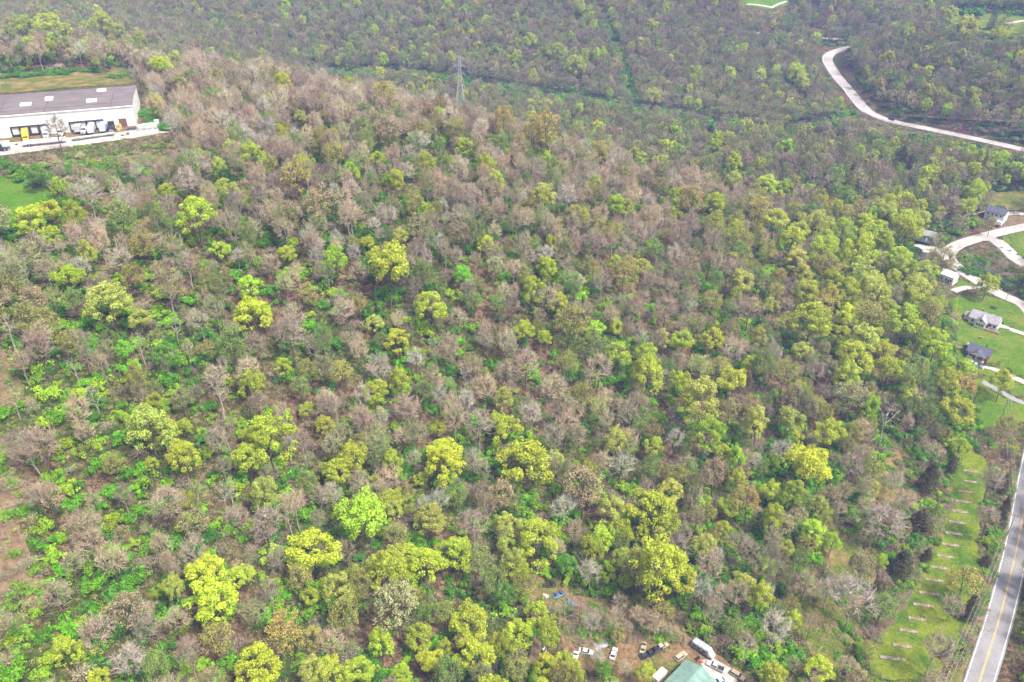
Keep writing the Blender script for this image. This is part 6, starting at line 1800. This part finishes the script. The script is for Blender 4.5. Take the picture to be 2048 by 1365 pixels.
for kind in ("leafy", "budding", "bare", "dead", "cedar", "spruce", "shrub", "brush", "weeds", "litter", "tuft"):
    L = [t for t in TREES if t["kind"] == kind]
    vis = lambda t: -20 < t["px"] < 2068 and -10 < t["py"] < 1375
    L.sort(key=lambda t: (not t["listed"], not vis(t), -t["w"]))
    show = [t for t in L[:SHOW[kind]] if vis(t)]
    ids = set(id(t) for t in show)
    REST += [t for t in L if id(t) not in ids]
    desc = {}
    for t in show:
        zn = zone(t["px"], t["py"], t["t"])
        nm = NAME[kind][1]
        t["d"] = f"{size_word(t['w'])} {t['word']} {nm} {zn}"
        desc.setdefault(t["d"], []).append(t)
    for dsc, ts in desc.items():
        ts.sort(key=lambda t: t["px"])
        for k, t in enumerate(ts):
            if len(ts) == 1: t["label"] = dsc
            else: t["label"] = f"{dsc}, {nth(k)} from the left"
    for t in show:
        pr = PROTO[kind][t["pi"]]
        sc_ = (t["s"], t["s"] * t["asp"], t["sz"])
        if kind == "shrub":
            o = bpy.data.objects.new(NAME[kind][0], pr["whole"]); o.location = (t["x"], t["y"], t["z"]); o.rotation_euler = (0, 0, t["rot"]); o.scale = sc_
            COL.objects.link(o); o["tint"] = t["tint"]
        else:
            o = empty(NAME[kind][0], (t["x"], t["y"], t["z"]), t["rot"], sc_); o.rotation_euler = (*t["lean"], t["rot"])
            a = bpy.data.objects.new("trunk", pr["trunk"]); link(a, o); a["tint"] = t["tint"]
            c = bpy.data.objects.new("crown", pr["crown"]); link(c, o); c["tint"] = t["tint"]
        tag(o, t["label"], NAME[kind][1], GROUP[kind])

# ------------------------------------------------------------------ the rest of the wood, as masses
def mass(name, kinds, label):
    L = [t for t in REST if t["kind"] in kinds]
    if not L: return
    kinds = list(kinds) + [k + "_far" for k in kinds if k + "_far" in PROTO]
    for t in L:
        if t["t"] > 470 and t["kind"] + "_far" in PROTO:
            old = PROTO[t["kind"]][t["pi"]]
            t["kind"] += "_far"; t["pi"] = t["pi"] % len(PROTO[t["kind"]])
            new = PROTO[t["kind"]][t["pi"]]
            t["s"] *= old["D"] / new["D"]; t["sz"] *= old["H"] / new["H"]
    col = bpy.data.collections.new(name + "_sources")
    index = {}; k = 0
    for kd in kinds:
        for i, pr in enumerate(PROTO[kd]):
            o = bpy.data.objects.new(f"{name}_source_{k:02d}", pr["whole"]); col.objects.link(o)
            index[(kd, i)] = k; k += 1
    me = bpy.data.meshes.new(name)
    me.from_pydata([(t["x"], t["y"], t["z"] - .1) for t in L], [], [])
    def attr(nm, typ, vals, key):
        a = me.attributes.new(nm, typ, 'POINT'); a.data.foreach_set(key, np.array(vals, dtype=np.int32 if typ == 'INT' else np.float32).ravel())
    attr("which", 'INT', [index[(t["kind"], t["pi"])] for t in L], "value")
    attr("turn", 'FLOAT_VECTOR', [(*t["lean"], t["rot"]) for t in L], "vector")
    attr("size", 'FLOAT_VECTOR', [(t["s"], t["s"] * t["asp"], t["sz"]) for t in L], "vector")
    attr("tint", 'FLOAT_VECTOR', [t["tint"] for t in L], "vector")
    o = link(bpy.data.objects.new(name, me))
    ng = bpy.data.node_groups.new(name, 'GeometryNodeTree')
    ng.interface.new_socket("Geometry", in_out='INPUT', socket_type='NodeSocketGeometry')
    ng.interface.new_socket("Geometry", in_out='OUTPUT', socket_type='NodeSocketGeometry')
    n, l = ng.nodes, ng.links
    gi, go = n.new("NodeGroupInput"), n.new("NodeGroupOutput")
    iop = n.new("GeometryNodeInstanceOnPoints")
    ci = n.new("GeometryNodeCollectionInfo"); ci.inputs["Collection"].default_value = col
    ci.inputs["Separate Children"].default_value = True; ci.inputs["Reset Children"].default_value = True
    def named(nm, typ):
        a = n.new("GeometryNodeInputNamedAttribute"); a.data_type = typ; a.inputs["Name"].default_value = nm; return a.outputs["Attribute"]
    l.new(gi.outputs[0], iop.inputs["Points"]); l.new(ci.outputs[0], iop.inputs["Instance"])
    iop.inputs["Pick Instance"].default_value = True
    l.new(named("which", 'INT'), iop.inputs["Instance Index"])
    l.new(named("turn", 'FLOAT_VECTOR'), iop.inputs["Rotation"])
    l.new(named("size", 'FLOAT_VECTOR'), iop.inputs["Scale"])
    l.new(iop.outputs[0], go.inputs[0])
    md = o.modifiers.new("scatter", 'NODES'); md.node_group = ng
    tag(o, label, {"undergrowth": "undergrowth", "grass": "grass"}.get(name, "woodland"), None, "stuff")
mass("bare_woodland", ("bare", "dead"), "mass of bare grey-brown trees covering the hills")
mass("leafing_woodland", ("leafy", "budding", "cedar", "spruce"), "scattered yellow-green and olive trees through the distant woods")
mass("undergrowth", ("shrub", "brush", "weeds", "litter"), "green shrubs, weeds and brush growing under the trees")
mass("grass", ("tuft",), "tufts of grass growing on the lawns and clearings")
print("TREES", len(TREES), "REST", len(REST), {k: sum(t["kind"] == k for t in TREES) for k in PROTO})

# ------------------------------------------------------------------ haze in the valley air
hz = MB().box(-1500, 1500, -300, 1900, -12, 225).build("haze", None)
hm = bpy.data.materials.new("haze"); hm.use_nodes = True
hn = hm.node_tree.nodes
for q in list(hn):
    if q.type != 'OUTPUT_MATERIAL': hn.remove(q)
pv = hn.new("ShaderNodeVolumePrincipled")
pv.inputs["Color"].default_value = (.38, .46, 1.0, 1)
pv.inputs["Density"].default_value = HAZE
pv.inputs["Anisotropy"].default_value = 0.0
hm.node_tree.links.new(pv.outputs[0], hn["Material Output"].inputs["Volume"])
hz.data.materials.clear(); hz.data.materials.append(hm)
tag(hz, kind="stuff")
